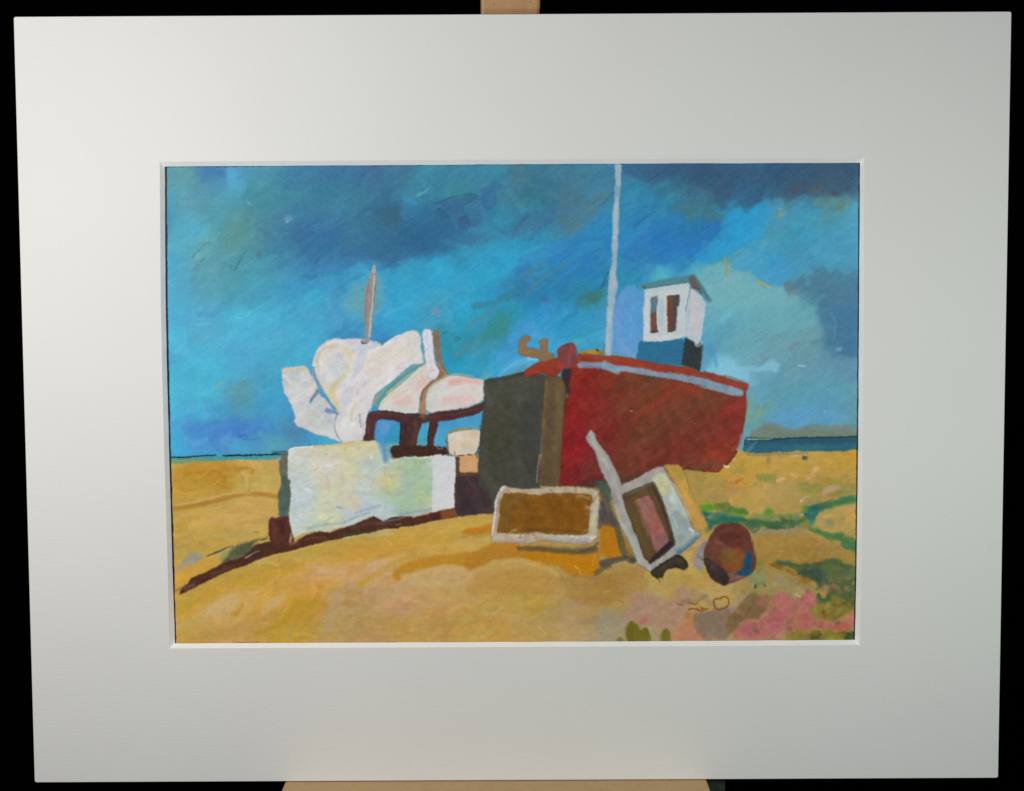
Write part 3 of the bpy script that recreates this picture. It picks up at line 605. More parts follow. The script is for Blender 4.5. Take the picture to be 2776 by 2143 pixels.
stroke('B3 1040,960 1090,990', 4, 3, (128,96,30), .7, 1.5, **k); stroke('B3 860,865 940,840', 2.5, 2, (215,198,150), .7, 1, **k)
poly('B3 850,1060 1040,1090 1060,1400 860,1410 780,1260', (158,150,128), 4, .5, 7, clip=5, tex=3)
poly('B3 1240,880 1340,850 1440,880 1600,960 1720,800 1800,790 1880,900 1880,1040 1700,1300 1400,1260 1280,1240 1180,1200 1080,1180 1180,1060', (168,136,120), 2.5, .75, 6, clip=5, tex=3)
poly('B3 1700,1280 1860,1160 1960,1300 2080,1420 1660,1420 1640,1340', (184,120,102), 2.5, .75, 5, clip=5, tex=3)
stroke('B3 1300,1210 1340,1180 1390,1130', 14, 7, (186,108,96), .7, 2.5, **k); dab('B3 1840,1130', 9, 12, 10, (170,112,50), .7, 2.5, **k); dab('B3 1660,1100', 10, 9, 0, (186,128,118), .5, 3, **k)
poly('B4 0,1090 130,1080 250,1060 380,1040 460,1050 380,1200 400,1330 360,1410 150,1410 60,1330 0,1230', (122,106,100), 2, .8, 5, clip=5, tex=3)
poly('B4 460,1050 620,890 700,860 780,960 850,1060 740,1170 600,1180 480,1290 400,1330 380,1200', (118,96,66), 2, .85, 5, clip=5, tex=1)
stroke('B4 0,870 130,920 250,1040', 20, 16, (146,124,104), .5, 5, **k); stroke('B4 440,1060 520,960 640,850', 20, 6, (160,140,126), .6, 3, **k)

mingle((5,), (440, 1240, 1900, 1745), 250, 40, 9, -12, 30, a=.35, reach=12, jl=6, jc=5)
# ---- dry grass, ditch and plants on the right (19)
k = dict(clip=[5, 19], part=19, tex=2)
poly('L4 90,970 200,1000 400,1020 520,1050 640,1080 760,1070 800,1110 1000,1100 1150,1090 1160,1190 850,1195 780,1160 700,1250 640,1200 560,1140 400,1130 240,1150 200,1200 130,1250 160,1160 130,1040', (56,100,72), 1.5, .92, 4, **k)
poly('L4 90,970 300,1010 560,1060 540,1110 380,1125 230,1150 130,1240 150,1160 110,1030', (30,104,110), 1.8, .9, 3, clip=19, tex=2)
poly('L4 850,1100 1150,1090 1150,1190 860,1190', (62,86,66), 2, .8, 4, clip=19, tex=2)
poly('L4 60,930 140,880 210,900 220,980 120,985', (82,146,44), 1.8, .85, 3, **k)
poly('L4 220,960 300,900 440,890 520,960 610,950 620,1040 500,1050 380,1010', (92,118,48), 2, .8, 4, **k); dab('L4 560,990', 14, 12, 0, (64,120,66), .7, 3, clip=19)
poly('L4 800,990 880,960 910,1000 880,1040 820,1040', (86,140,50), 2, .75, 3, **k)
poly('L4 640,1050 740,1030 900,1040 1200,1020 1180,1090 800,1110 700,1090', (112,140,90), 2.5, .7, 4, **k)
poly('L4 1230,1020 1300,940 1450,900 1600,850 1870,810 1870,890 1700,920 1560,960 1450,990 1400,1080 1330,1150 1290,1050', (54,118,82), 1.6, .9, 4, **k)
poly('L4 1440,880 1560,840 1650,860 1640,920 1500,950', (92,106,60), 2.5, .7, 4, clip=19, tex=2)
poly('L4 1260,1020 1350,960 1440,930 1450,980 1400,1060 1340,1130 1290,1080', (38,96,126), 2, .8, 4, clip=19, tex=2)
poly('L4 1230,1010 1240,920 1310,930 1290,980', (104,146,66), 2, .7, 3, **k)
dab('L4 1190,1110', 7, 12, 10, (48,124,150), .75, 2, **k); dab('L4 1350,1110', 8, 12, 10, (52,140,132), .7, 2, **k)
poly('L4 1200,1060 1300,1060 1340,1180 1210,1170', (116,122,62), 2.5, .7, 4, **k)
poly('L4 700,1230 780,1180 900,1190 1130,1200 1320,1220 1300,1250 1000,1250 820,1260 700,1290', (150,142,122), 2, .75, 4, clip=5, tex=2)
poly('L4 1320,1180 1420,1180 1480,1230 1600,1240 1680,1210 1740,1260 1800,1300 1880,1340 1880,1450 1780,1430 1680,1400 1680,1340 1560,1320 1460,1270 1350,1230', (66,118,72), 1.5, .9, 4, **k)
dab('L4 1560,1130', 14, 12, 0, (104,136,110), .6, 3, **k)
poly('L4 700,570 900,570 960,610 940,690 820,660 740,640', (134,140,72), 1.6, .8, 3, **k)
poly('L4 1180,680 1280,650 1420,670 1480,730 1440,780 1300,780 1200,730', (146,142,78), 1.8, .8, 3, **k)
poly('L4 400,520 560,500 620,520 560,570 440,560', (150,148,82), 2, .7, 4, **k)
poly('L4 1460,650 1520,600 1620,640 1740,670 1720,700 1600,690', (160,140,66), 2, .75, 3, **k)
poly('L4 1500,790 1700,700 1870,680 1870,780 1700,810 1560,820', (136,130,72), 3, .7, 5, **k)
poly('L4 0,640 120,660 340,610 400,560 420,600 340,720 420,790 380,880 240,890 100,880 20,840', (164,144,84), 3, .5, 7, clip=5, tex=2)
stroke('L4 950,655 1100,610 1250,620 1420,650', 10, 8, (196,150,66), .6, 2.5, clip=5, tex=2)
k2 = dict(clip=[5, 19], tex=2)
stroke('L4 960,640 1040,620', 10, 6, (214,186,152), .7, 1.8, **k2); stroke('L4 1130,575 1190,590', 9, 5, (214,182,140), .7, 1.8, **k2)
poly('L4 1290,610 1360,540 1370,490 1440,480 1450,510 1400,540 1370,600 1300,640', (210,180,130), 1.6, .8, 2, **k2)
poly('L4 1460,780 1510,720 1600,705 1690,710 1600,760 1500,790', (188,158,138), 1.3, .9, 2, **k2)
stroke('L4 1230,870 1290,820 1320,830', 7, 4, (188,172,150), .8, 1.6, **k2); stroke('L4 1225,860 1265,885', 3, 2, (222,214,190), .8, 1, **k2)
poly('L4 410,880 440,840 510,790 500,960 450,950', (202,150,70), 1.6, .8, 2, **k2); dab('L4 435,880', 5, 10, 0, (220,178,110), .7, 2, **k2)
stroke('L4 490,660 520,640 560,620', 10, 7, (186,112,46), .7, 2, **k2); dab('L4 470,760', 12, 10, 0, (158,142,116), .5, 3, **k2)
stroke('L4 1120,360 1260,345', 8, 6, (200,178,130), .85, 1.5, **k2); poly('L4 1235,380 1260,355 1300,355 1305,410 1280,400 1250,410', (40,62,58), 1.2, .7, 1.5, **k2)
stroke('L4 1265,350 1300,352', 2.5, 2, (208,222,220), .9, 1, **k2)
stroke('L4 630,340 800,345 1000,335 1300,330', 10, 7, (140,132,94), .7, 2.2, **k2); stroke('L4 1010,310 1250,305', 3.5, 3, (118,120,108), .8, 1.2, **k2); stroke('L4 1100,325 1300,318', 3, 2, (205,160,130), .6, 1.2, **k2)
stroke('L4 1000,1085 1060,1088', 2, 2, (20,50,40), .8, 1, clip=19); stroke('L4 1110,1060 1130,1045', 3, 2, (24,48,34), .8, 1, clip=[5, 19]); stroke('L4 1210,1040 1260,1028', 2, 2, (214,226,200), .8, 1, clip=[5, 19])
stroke('L4 310,1005 370,1008', 2, 2, (200,226,226), .8, 1, clip=19); stroke('L4 1430,1480 1460,1440 1490,1420', 5, 4, (156,150,116), .6, 2, **k2)
# lower right thicket
poly('L4 910,1600 960,1555 1100,1560 1200,1590 1390,1580 1550,1530 1640,1540 1740,1600 1870,1640 B4 1860,820 1760,760 1640,740 1560,720 1480,800 1420,810 1400,740 1300,690 1190,660 1180,600 1040,560 930,560', (76,88,62), 1.8, .92, 4, **k)
poly('B4 1480,500 1640,470 1760,560 1860,620 1850,760 1700,720 1560,700 1500,640 1400,600', (90,112,66), 3, .6, 6, clip=19, tex=1)
poly('B4 1190,620 1300,560 1420,580 1500,700 1560,760 1480,800 1380,740 1280,690 1200,670', (54,72,72), 3, .7, 5, clip=19, tex=1); dab('B4 1340,540', 14, 7, 0, (48,78,82), .6, 3, clip=19)
poly('B4 1560,740 1700,740 1850,800 1850,1060 1760,1060 1740,960 1600,900 1540,820', (62,84,52), 3, .8, 5, **k)
stroke('B4 920,560 1050,600 1160,660', 12, 9, (148,104,34), .8, 2.5, **k); poly('B4 1200,690 1320,700 1370,740 1300,770 1230,750', (164,112,32), 2, .85, 3, **k)
poly('B4 1320,1030 1420,980 1560,900 1700,950 1850,1050 1850,1110 1760,1110 1640,1180 1560,1200 1400,1160 1320,1100', (130,118,50), 2.5, .85, 5, **k)
poly('B4 1410,900 1440,880 1470,940 1510,930 1530,860 1580,870 1580,960 1540,1000 1440,1000 1400,960', (66,90,58), 1.3, .9, 2, **k)
dab('B4 1490,1120', 8, 10, 0, (104,72,24), .8, 2, clip=19); dab('B4 1680,1130', 10, 8, 0, (84,92,46), .7, 2, clip=19); dab('B4 1600,1110', 9, 7, 0, (88,96,48), .7, 2, clip=19); dab('B4 1640,1070', 14, 6, 0, (164,150,88), .7, 2, clip=19)
dab('B4 1700,1000', 12, 8, 0, (112,82,34), .6, 3, clip=19); dab('B4 1390,1080', 12, 14, 0, (144,132,56), .7, 3, clip=19)
poly('B4 620,700 700,610 800,590 840,700 900,790 800,800 700,790 640,740', (136,146,106), 2.5, .75, 5, **k); dab('B4 705,800', 3, 6, 20, (34,52,38), .85, 1, **k); dab('B4 820,795', 3, 5, 0, (34,48,36), .8, 1, **k)
dab('B4 760,520', 12, 10, 0, (136,122,44), .8, 2.5, **k); dab('B4 1000,740', 14, 10, 20, (140,134,118), .6, 3, **k2); dab('B4 1070,760', 10, 12, 0, (146,148,112), .6, 3, **k2)
dab('B4 1190,860', 20, 14, -20, (176,158,118), .6, 4, **k2)
poly('B4 880,1400 900,1350 950,1350 970,1410', (122,124,52), 1.8, .85, 3, **k)
poly('B4 1070,1410 1090,1340 1180,1290 1260,1330 1330,1320 1420,1300 1480,1320 1560,1270 1620,1330 1700,1290 1850,1290 1850,1410', (122,114,40), 2.2, .88, 4, **k)
poly('B4 1300,1410 1340,1330 1440,1310 1480,1400', (74,72,30), 2.5, .75, 4, clip=19); poly('B4 1720,1410 1760,1340 1850,1290 1850,1410', (30,58,44), 2, .85, 3, clip=19); dab('B4 1560,1370', 12, 12, 0, (146,138,52), .6, 3, clip=19)
poly('B3 1120,1300 1150,1220 1210,1205 1260,1240 1290,1300 1340,1270 1390,1300 1410,1430 1150,1430', (104,96,28), 1.3, .92, 2, tex=3, clip=5, part=23)
poly('B3 1520,1430 1530,1320 1580,1280 1630,1320 1640,1430', (106,100,38), 1.3, .9, 2, tex=3, clip=5, part=23); poly('B3 1010,1430 1040,1385 1090,1400 1095,1430', (96,98,48), 1.4, .85, 2, tex=3, clip=5, part=23)
scumble(19, 160, 34, 10, -20, 45, a=0.35, jl=9, jc=7, tex=2)
# ---- pink flowers (20)
k = dict(clip=[5, 19, 20], part=20, tex=1)
poly('B4 430,1400 520,1240 620,1180 740,1200 790,1110 870,1050 900,960 940,880 1060,860 1110,930 1180,920 1250,930 1290,840 1340,830 1400,940 1380,1010 1320,1040 1300,1090 1400,1160 1560,1220 1620,1180 1740,1170 1800,1080 1850,1070 1850,1260 1700,1320 1600,1270 1500,1300 1400,1270 1300,1300 1180,1280 1060,1340 1000,1400', (176,108,102), 3.2, .85, 5, **k)
poly('B4 540,1260 680,1200 820,1180 900,1080 1000,1060 1080,1140 980,1260 800,1300 700,1380 560,1360', (174,86,98), 4, .6, 6, clip=20, tex=1)
poly('B4 900,960 1040,870 1100,960 1080,1060 960,1060', (196,112,104), 3, .6, 5, clip=20, tex=1); dab('B4 1320,920', 12, 18, 0, (200,100,120), .75, 2.5, clip=20)
poly('B4 1080,1060 1240,1040 1280,1120 1160,1220 1060,1200', (184,120,98), 3, .6, 5, clip=20, tex=1); poly('B4 1180,1150 1280,1100 1390,1180 1340,1260 1220,1230', (180,90,80), 4, .5, 5, clip=20, tex=1)
dab('B4 1460,1240', 11, 10, 0, (196,90,88), .7, 2.5, clip=20); dab('B4 1700,1250', 22, 12, 20, (186,88,76), .6, 3, clip=20); dab('B4 1590,1200', 10, 8, 0, (196,104,112), .6, 3, clip=20); dab('B4 1780,1130', 14, 10, 0, (206,136,96), .7, 2.5, clip=20)
poly('B4 440,1400 560,1360 700,1330 860,1340 860,1400', (184,110,112), 3, .6, 5, clip=20, tex=2); dab('B4 1020,1370', 14, 10, 0, (178,128,130), .6, 3, clip=20)
stroke('B4 910,1180 915,1205 940,1205 945,1180', 2.2, 2, (222,160,170), .85, .9, clip=20); stroke('B4 1160,880 1220,915', 4, 3, (226,222,210), .85, 1.2, clip=[5, 19, 20]); stroke('B4 740,1200 800,1130 870,1080', 5, 3, (204,140,140), .6, 2, clip=20)
poly('B4 700,960 780,900 900,890 880,1000 800,1060 740,1040', (150,98,80), 3, .7, 5, **k)
scumble(20, 70, 26, 8, -30, 40, a=0.4, jl=9, jc=6)
mingle((5, 19, 20), (1700, 1230, 2335, 1745), 420, 24, 8, -12, 50, a=.45, reach=10, jl=7, jc=6)
mingle((5, 19, 20), (1900, 1330, 2335, 1745), 420, 14, 6, -20, 60, a=.45, reach=7, jl=9, jc=7)
mingle((5, 19, 20), (1680, 1560, 2335, 1745), 180, 16, 7, 60, 60, a=.45, reach=8, jl=7, jc=6, tex=3)
k = dict(clip=[5, 19], tex=2)
stroke('L4 150,1090 400,1090 640,1110 900,1140 1150,1140 1300,1060 1450,960 1600,910 1870,860', 10, 8, (58,106,74), .6, 3, dry=.3, part=19, **k); stroke('L4 1330,1195 1500,1240 1640,1280 1880,1400', 10, 13, (64,116,70), .6, 2.5, dry=.25, part=19, **k)
stroke('L4 120,1020 300,1060 500,1090', 9, 7, (28,106,108), .65, 2.5, part=19, **k); stroke('L4 90,940 160,930 230,950', 9, 8, (84,150,40), .7, 2, part=19, **k); stroke('L4 420,960 560,1000 620,1010', 10, 8, (70,124,58), .65, 2.5, part=19, **k); dab('L4 860,1005', 12, 8, 0, (88,144,46), .7, 2.2, part=19, **k)
stroke('L4 1280,1040 1380,960 1440,930', 9, 8, (36,104,118), .7, 2.5, part=19, **k); stroke('L4 680,1030 900,1045 1180,1030', 7, 6, (120,146,90), .55, 2.5, part=19, **k); stroke('L4 250,920 400,900', 8, 6, (110,122,52), .55, 2.5, part=19, **k)
stroke('B4 960,510 1150,560 1350,560 1560,510 1760,580', 10, 10, (70,96,62), .6, 3, dry=.2, part=19, **k); stroke('B4 1250,640 1450,740 1640,800', 14, 12, (58,80,64), .6, 3, part=19, **k); stroke('B4 1430,890 1450,960', 9, 6, (64,94,58), .8, 1.8, part=19, **k); stroke('B4 1560,870 1540,960', 10, 7, (64,94,58), .8, 1.8, part=19, **k)
stroke('B4 1480,1090 1490,1150', 9, 8, (100,70,26), .75, 2, part=19, **k)
stroke('B3 1190,1230 1180,1400', 15, 18, (100,94,30), .75, 2, part=23, clip=[5, 19, 20, 23]); stroke('B3 1350,1300 1350,1410', 15, 16, (104,98,34), .75, 2, part=23, clip=[5, 19, 20, 23]); stroke('B3 1585,1300 1575,1420', 13, 14, (100,96,40), .7, 2, part=23, clip=[5, 19, 20, 23])
stroke('L4 300,1120 700,1150 1100,1150 1250,1100', 11, 9, (74,112,72), .4, 4, dry=.3, part=19, clip=[5, 19], tex=2); stroke('L4 1350,1020 1550,940 1850,880', 9, 9, (76,126,86), .4, 4, dry=.3, part=19, clip=[5, 19], tex=2)
rr_ = np.random.default_rng(44); pal = [(132,126,54), (78,108,62), (188,112,106), (186,148,98), (150,142,92), (112,110,50), (196,128,122), (64,96,66)]
for _ in range(110):
    x_, y_ = rr_.uniform(2030, 2325), rr_.uniform(1560, 1735)
    if (x_ - 2030) / 295 + (y_ - 1560) / 175 < .75: continue
    dab((x_, y_), rr_.uniform(3, 9), rr_.uniform(3, 6), rr_.uniform(-60, 40), pal[rr_.integers(len(pal))], .5, 1.8, clip=[19, 20])
for _ in range(40):
    x_, y_ = rr_.uniform(1900, 2325), rr_.uniform(1280, 1440)
    dab((x_, y_), rr_.uniform(4, 11), rr_.uniform(2, 5), rr_.uniform(-25, 15), [(140,140,74), (204,172,112), (112,132,76), (186,150,84)][rr_.integers(4)], .4, 2, clip=[5, 19])
# ---- signature (21)
k = dict(clip=[5, 20], part=21)
stroke('B4 235,1000 228,965 255,940 300,945 325,930 345,912 385,930 402,965 395,1010 370,1040 330,1055 290,1070 255,1050 235,1010', 4.4, 4, (120,78,32), .95, 1, **k)
for q in ['B4 -50,1060 0,1050 30,1060', 'B4 40,1055 90,1080 150,1050', 'B4 -180,1000 -120,1010', 'B4 -60,985 20,1000 40,985', 'B4 90,1040 140,1060 165,1050']:
    stroke(q, 5.2, 3.4, (134,78,34), .9, 1.4, dry=.15, **k)
stroke('B4 -120,970 40,960 150,900', 14, 8, (120,104,90), .4, 4, clip=[5, 20], tex=3)

# ---- white boat (6)
k = dict(part=6, tex=1)
poly('M1 1400,715 1450,698 1590,682 1660,675 1700,700 1740,770 1790,860 1815,950 1850,1010 1920,1090 1970,1140 2020,1180 2060,1230 2040,1310 2020,1400 2045,1480 2080,1545 1960,1500 1800,1460 1700,1420 1600,1380 1545,1320 1560,1270 1530,1150 1480,1050 1440,990 1420,880 1405,780', (206,206,208), .9, 1, 3, edge=((96,130,160), .25), **k)
poly('M2 -348,640 -333,560 -278,460 -188,390 -108,370 0,372 200,370 300,385 400,405 455,435 520,390 640,325 780,275 850,280 885,340 890,420 895,500 925,560 930,640 870,660 780,670 680,750 560,850 470,920 400,980 360,1020 340,1100 320,1160 290,1210 265,1260 258,1400 250,1460 225,1530 150,1550 0,1560 -30,1540 -70,1490 -100,1400 -80,1260 -55,1200 -120,1120 -200,1000 -260,930 -320,850 -345,750', (214,211,212), .8, 1, 2, edge=((110,130,140), .3), **k)
scumble(6, 130, 60, 14, -50, 25, a=0.5, jl=5, jc=4)
scumble(6, 200, 26, 7, -50, 45, a=0.45, jl=9, jc=6)
k = dict(clip=6)
stroke('M1 1420,760 1500,720 1600,700 1680,730', 12, 8, (214,190,150), .6, 3, **k); stroke('M1 1740,860 1780,940 1770,1010', 8, 8, (214,204,168), .6, 3, **k)
poly('M1 1700,1130 1850,1030 1950,1150 2000,1280 2000,1450 1900,1420 1750,1380 1650,1280', (186,196,190), 4, .6, 7, tex=1, **k); stroke('M1 1600,1380 1750,1430 1900,1480', 6, 3, (206,196,146), .6, 2, **k)
stroke('M1 1810,960 1870,1000 1940,1090 2000,1150', 8, 6, (92,128,162), .85, 2, **k); stroke('M1 1740,1080 1800,1000 1850,960', 7, 4, (88,126,160), .8, 2, **k); stroke('M1 1930,1190 2040,1220', 14, 9, (90,124,190), .75, 2.5, **k)
stroke('M1 2040,1230 2010,1330 2020,1430 2080,1540', 4, 3, (122,140,150), .85, 1.2, **k)
stroke('M1 1780,760 1775,620 1840,500 1950,420 2108,400', 5, 5, (222,222,224), .7, 2, **k); stroke('M1 1820,700 1800,580 1900,470 2050,460', 9, 9, (206,190,148), .6, 3, **k)
poly('M2 0,450 80,470 100,560 80,680 30,780 0,740', (210,204,160), 3, .65, 5, **k); stroke('M2 -180,1080 -140,960 -60,860 10,800', 14, 12, (206,188,132), .7, 4, **k); stroke('M2 -60,1180 -100,1060 -120,980', 14, 12, (208,190,130), .6, 3, **k)
stroke('M2 220,450 200,640 120,800 60,960 20,1100', 20, 22, (190,200,216), .55, 6, **k); stroke('M2 -100,760 -60,640 60,640', 16, 12, (196,206,216), .5, 5, **k)
poly('M2 230,640 400,500 600,430 760,380 780,480 640,620 480,740 340,850 240,760', (218,210,198), 4, .55, 7, **k); stroke('M2 150,1060 100,1200 90,1300', 8, 6, (208,192,150), .6, 2.5, **k); stroke('M2 160,1000 200,920 300,840', 8, 6, (176,192,206), .5, 3, **k)
poly('M2 740,340 860,300 890,420 870,560 760,600 730,480', (204,206,190), 3, .55, 5, **k); stroke('M2 760,380 750,470 800,520', 3, 2, (166,190,206), .6, 1.5, **k)
stroke('M2 470,432 640,328 790,272', 3, 2.4, (240,236,236), .8, 1, **k); stroke('M2 450,440 430,420 480,380 560,340', 5, 3, (80,96,104), .5, 1.5, clip=1)
stroke('M2 185,1230 190,1310 205,1380', 3.5, 2.5, (92,96,100), .6, 1, **k); dab('M2 215,1340', 6, 9, 0, (188,184,196), .7, 2, **k); stroke('M2 258,1280 250,1440 222,1530', 4, 3, (238,236,238), .8, 1, **k)
stroke('M2 895,460 910,520 930,570', 7, 4, (70,150,200), .85, 1.2, **k); stroke('M2 915,580 925,640', 6, 4, (120,175,190), .7, 1.2, **k)
k = dict(part=6, tex=1)
poly('M2 345,1130 350,1060 420,980 500,900 600,830 700,740 790,670 880,650 930,640 960,655 880,720 700,880 560,1000 450,1100 410,1150', (108,160,162), .9, 1, 2, **k)
stroke('M2 400,1110 500,960 640,840 800,720 900,670', 8, 6, (76,138,146), .7, 1.5, clip=6); stroke('M2 500,1000 600,920 700,820 800,750', 8, 4, (176,186,140), .7, 2, clip=6); stroke('M2 355,1080 380,1040 420,1000', 8, 5, (172,158,112), .8, 1.5, clip=6)
poly('M2 400,1190 415,1130 450,1070 540,990 650,900 760,800 860,700 950,655 990,700 1000,780 1040,830 980,870 920,950 880,1040 860,1150 850,1215 740,1222 600,1212', (212,204,198), .8, 1, 2, **k)
poly('M2 940,1180 938,1080 965,980 1010,900 1080,840 1160,795 1300,790 1420,808 1520,828 1608,845 1612,950 1605,1070 1540,1115 1400,1150 1250,1180 1100,1200 1010,1215 960,1190', (210,205,200), .8, 1, 2, edge=((160,150,120), .3), **k)
poly('M2 1200,840 1340,815 1480,830 1600,860 1590,900 1400,880 1220,910', (222,158,152), 2.5, .65, 4, clip=6); poly('M2 1160,1050 1350,1020 1500,1000 1500,1100 1300,1140 1150,1140', (218,178,172), 4, .5, 6, clip=6)
poly('M2 560,1050 700,1000 800,1040 780,1120 600,1140', (218,176,170), 3.5, .55, 5, clip=6); poly('M2 840,860 930,800 960,860 860,980 830,1000', (216,172,166), 3, .5, 4, clip=6)
stroke('M2 960,1120 960,1020 1020,920 1100,850 1200,800', 7, 5, (176,196,160), .65, 2, clip=6); stroke('M2 970,1180 1000,1100 1060,1020 1200,940', 14, 14, (188,206,206), .5, 4, clip=6)
stroke('M2 420,1130 540,1020 700,880 860,760 940,700', 6, 4, (188,206,180), .6, 2, clip=6); stroke('M2 450,1170 600,1160 800,1180', 10, 8, (192,208,204), .6, 3, clip=6); stroke('M2 600,960 720,860 860,740', 4, 3, (232,226,222), .6, 1.5, clip=6)
stroke('M2 400,1192 600,1214 850,1222', 3, 3, (232,232,232), .7, 1, clip=6); stroke('M2 1010,1214 1250,1182 1500,1130', 3, 3, (228,226,226), .7, 1, clip=6)
poly('M2 905,290 938,258 1000,262 1020,300 1030,450 1055,650 1105,740 1095,790 1050,830 975,825 970,740 948,660 930,560 925,460 908,400', (214,214,222), .8, 1, 1.5, edge=((150,130,120), .3), **k)
stroke('M2 960,300 950,380 975,440', 7, 6, (176,204,224), .65, 2, clip=6); stroke('M2 960,500 1000,640 1010,720', 7, 8, (206,200,214), .6, 2, clip=6); stroke('M2 1000,740 1040,730', 8, 7, (222,176,176), .7, 2, clip=6)
poly('M2 1028,300 1050,262 1085,262 1100,320 1112,450 1130,620 1180,740 1215,780 1130,825 1060,835 1100,745 1070,650 1040,450', (136,106,88), .8, 1, 1.5, **k)
stroke('M2 1090,640 1130,730 1190,790', 8, 6, (166,140,106), .6, 2, clip=6); stroke('M2 1020,310 1024,450', 2, 2, (236,232,232), .7, .9, clip=6)
poly('M2 1060,830 980,870 910,950 885,1050 865,1180 858,1262 900,1285 965,1232 938,1150 945,1050 970,950 1040,885 1130,822', (164,124,98), .8, 1, 1.5, **k)
stroke('M2 1030,850 920,960 890,1080', 5, 4, (128,84,72), .7, 1.5, clip=6); stroke('M2 1140,800 1300,775 1500,800', 6, 4, (186,170,130), .6, 2, clip=[1, 6])
k = dict(clip=6, tex=1)
stroke('M1 1765,700 1790,820 1850,930 1930,1060 2010,1180', 8, 7, (96,128,160), .75, 2, **k); stroke('M1 1815,955 1760,1040 1730,1100', 7, 5, (96,132,160), .7, 2, **k)
poly('M1 1870,900 1960,860 2040,1000 2060,1160 1990,1140 1920,1020', (208,196,162), 4, .5, 6, **k); poly('M1 1840,560 1920,480 2050,520 2000,700 1900,760', (214,206,190), 4, .5, 6, **k)
poly('M1 1950,560 2108,540 M2 60,700 -60,860 -150,800', (192,202,212), 5, .45, 8, **k); dab('M1 2060,560', 8, 6, 0, (150,170,200), .5, 3, **k)
stroke('M1 1600,1050 1640,1100 1680,1250', 12, 10, (196,200,206), .5, 4, **k); stroke('M1 1850,1130 1900,1250 1960,1330', 12, 10, (176,190,194), .5, 3, **k); stroke('M1 1780,1250 1850,1270', 4, 3, (190,174,110), .6, 1.5, **k)
stroke('M2 -100,1320 -40,1300 0,1150 60,1080', 12, 8, (196,204,212), .5, 3, **k); stroke('M2 340,900 440,800 560,700 700,600', 9, 6, (226,222,222), .5, 3, **k); stroke('M2 300,640 420,600 560,560', 12, 9, (220,214,204), .5, 4, **k)
for q, wa, ca in [('M1 1450,800 1520,900 1500,1020', 10, (224,222,224)), ('M1 1640,760 1720,860 1760,960', 8, (216,206,190)), ('M1 1900,620 1960,700 1940,820', 12, (204,210,218)), ('M2 20,560 100,700 60,900', 12, (222,218,218)), ('M2 300,520 420,470 600,400', 10, (228,222,220)), ('M2 560,640 680,560 800,440', 12, (222,214,206)), ('M2 100,900 200,760 330,660', 9, (228,222,222)), ('M2 20,1300 80,1180 160,1040', 10, (226,222,222)), ('M1 1760,1160 1860,1240 1960,1380', 9, (200,208,208)), ('M2 480,1120 620,1060 760,980', 8, (226,216,210)), ('M2 1100,1000 1250,930 1450,900', 9, (222,212,206)), ('M2 1050,1140 1300,1100 1500,1060', 8, (200,206,200))]:
    stroke(q, wa, wa * .6, ca, .5, 2.2, dry=.35, clip=6)
# small mast (7)
poly('T2 345,1212 368,1220 375,1400 372,1500 350,1686 M2 340,60 318,300 300,400 270,420 240,425 210,405 225,370 255,355 250,200 242,60 T2 250,1500 290,1400 310,1300', (152,142,138), .8, 1, 1.2, part=7, tex=3)
stroke('T2 355,1340 350,1500 335,1686 M2 318,120 300,340', 4, 5, (204,200,196), .75, 1.5, clip=7, tex=3); stroke('T2 355,1225 350,1290', 7, 9, (176,178,178), .7, 1.5, clip=7); stroke('T2 372,1400 352,1640', 2.5, 2.5, (96,70,70), .7, 1, clip=7); stroke('T2 300,1380 265,1560 M2 262,0 258,200', 5, 5, (128,114,104), .6, 2, clip=7)
stroke('M2 212,395 230,420 270,415', 3, 3, (54,42,44), .85, 1, clip=[6, 7]); dab('M2 250,380', 9, 6, 0, (158,158,158), .7, 1.5, clip=7)
# trestle and deck timbers (8)
D = (74,46,46)
poly('M2 290,1220 340,1195 430,1187 560,1200 740,1225 860,1225 960,1242 1020,1215 1100,1200 1300,1182 1500,1138 1608,1095 1600,1190 1560,1222 1400,1265 1250,1295 1100,1320 1000,1318 900,1330 660,1322 540,1300 430,1290 390,1310 370,1400 365,1500 360,1537 222,1530 255,1440 260,1300', D, .7, 1, 1.5, part=8, tex=2)
poly('M2 662,1300 897,1300 880,1400 850,1500 832,1610 648,1610 655,1420', D, .7, 1, 1.5, part=8, tex=3); poly('M2 992,1300 1086,1300 1076,1420 1045,1500 1040,1630 962,1610 970,1450', D, .7, 1, 1.5, part=8, tex=3)
poly('L2 540,290 560,250 640,235 840,240 1000,243 1160,250 1190,290 1205,345 1100,352 1050,362 900,372 800,362 700,368 680,388 590,392 550,345', (66,40,34), .7, 1, 1.5, part=8, tex=2)
stroke('M2 330,1215 500,1230 760,1250 1000,1260 1300,1230 1580,1160', 4, 4, (104,68,62), .5, 1.5, clip=8, tex=2); stroke('M2 830,1320 830,1440 800,1560', 12, 8, (92,70,58), .55, 2.5, clip=8, tex=3); stroke('M2 310,1300 290,1450', 9, 8, (92,58,54), .5, 2.5, clip=8); stroke('M2 720,1340 700,1560', 7, 7, (56,34,34), .5, 2.5, clip=8)
stroke('M2 440,1192 700,1228 860,1232', 2, 2, (30,18,20), .8, .9, clip=[6, 8]); dab('M2 900,1262', 9, 5, 20, (126,92,78), .8, 1.5, clip=8)
stroke('M2 655,1330 660,1420 648,1560', 2.4, 2.4, (26,20,26), .8, .9); stroke('M2 985,1330 970,1440 968,1590', 2.6, 2.4, (20,20,28), .8, .9); stroke('M2 978,1340 966,1420', 2, 2, (226,232,236), .7, .8)
stroke('M2 1150,1660 1190,1600 1180,1520 1230,1440', 4, 4, (92,70,60), .7, 1.2, clip=1)
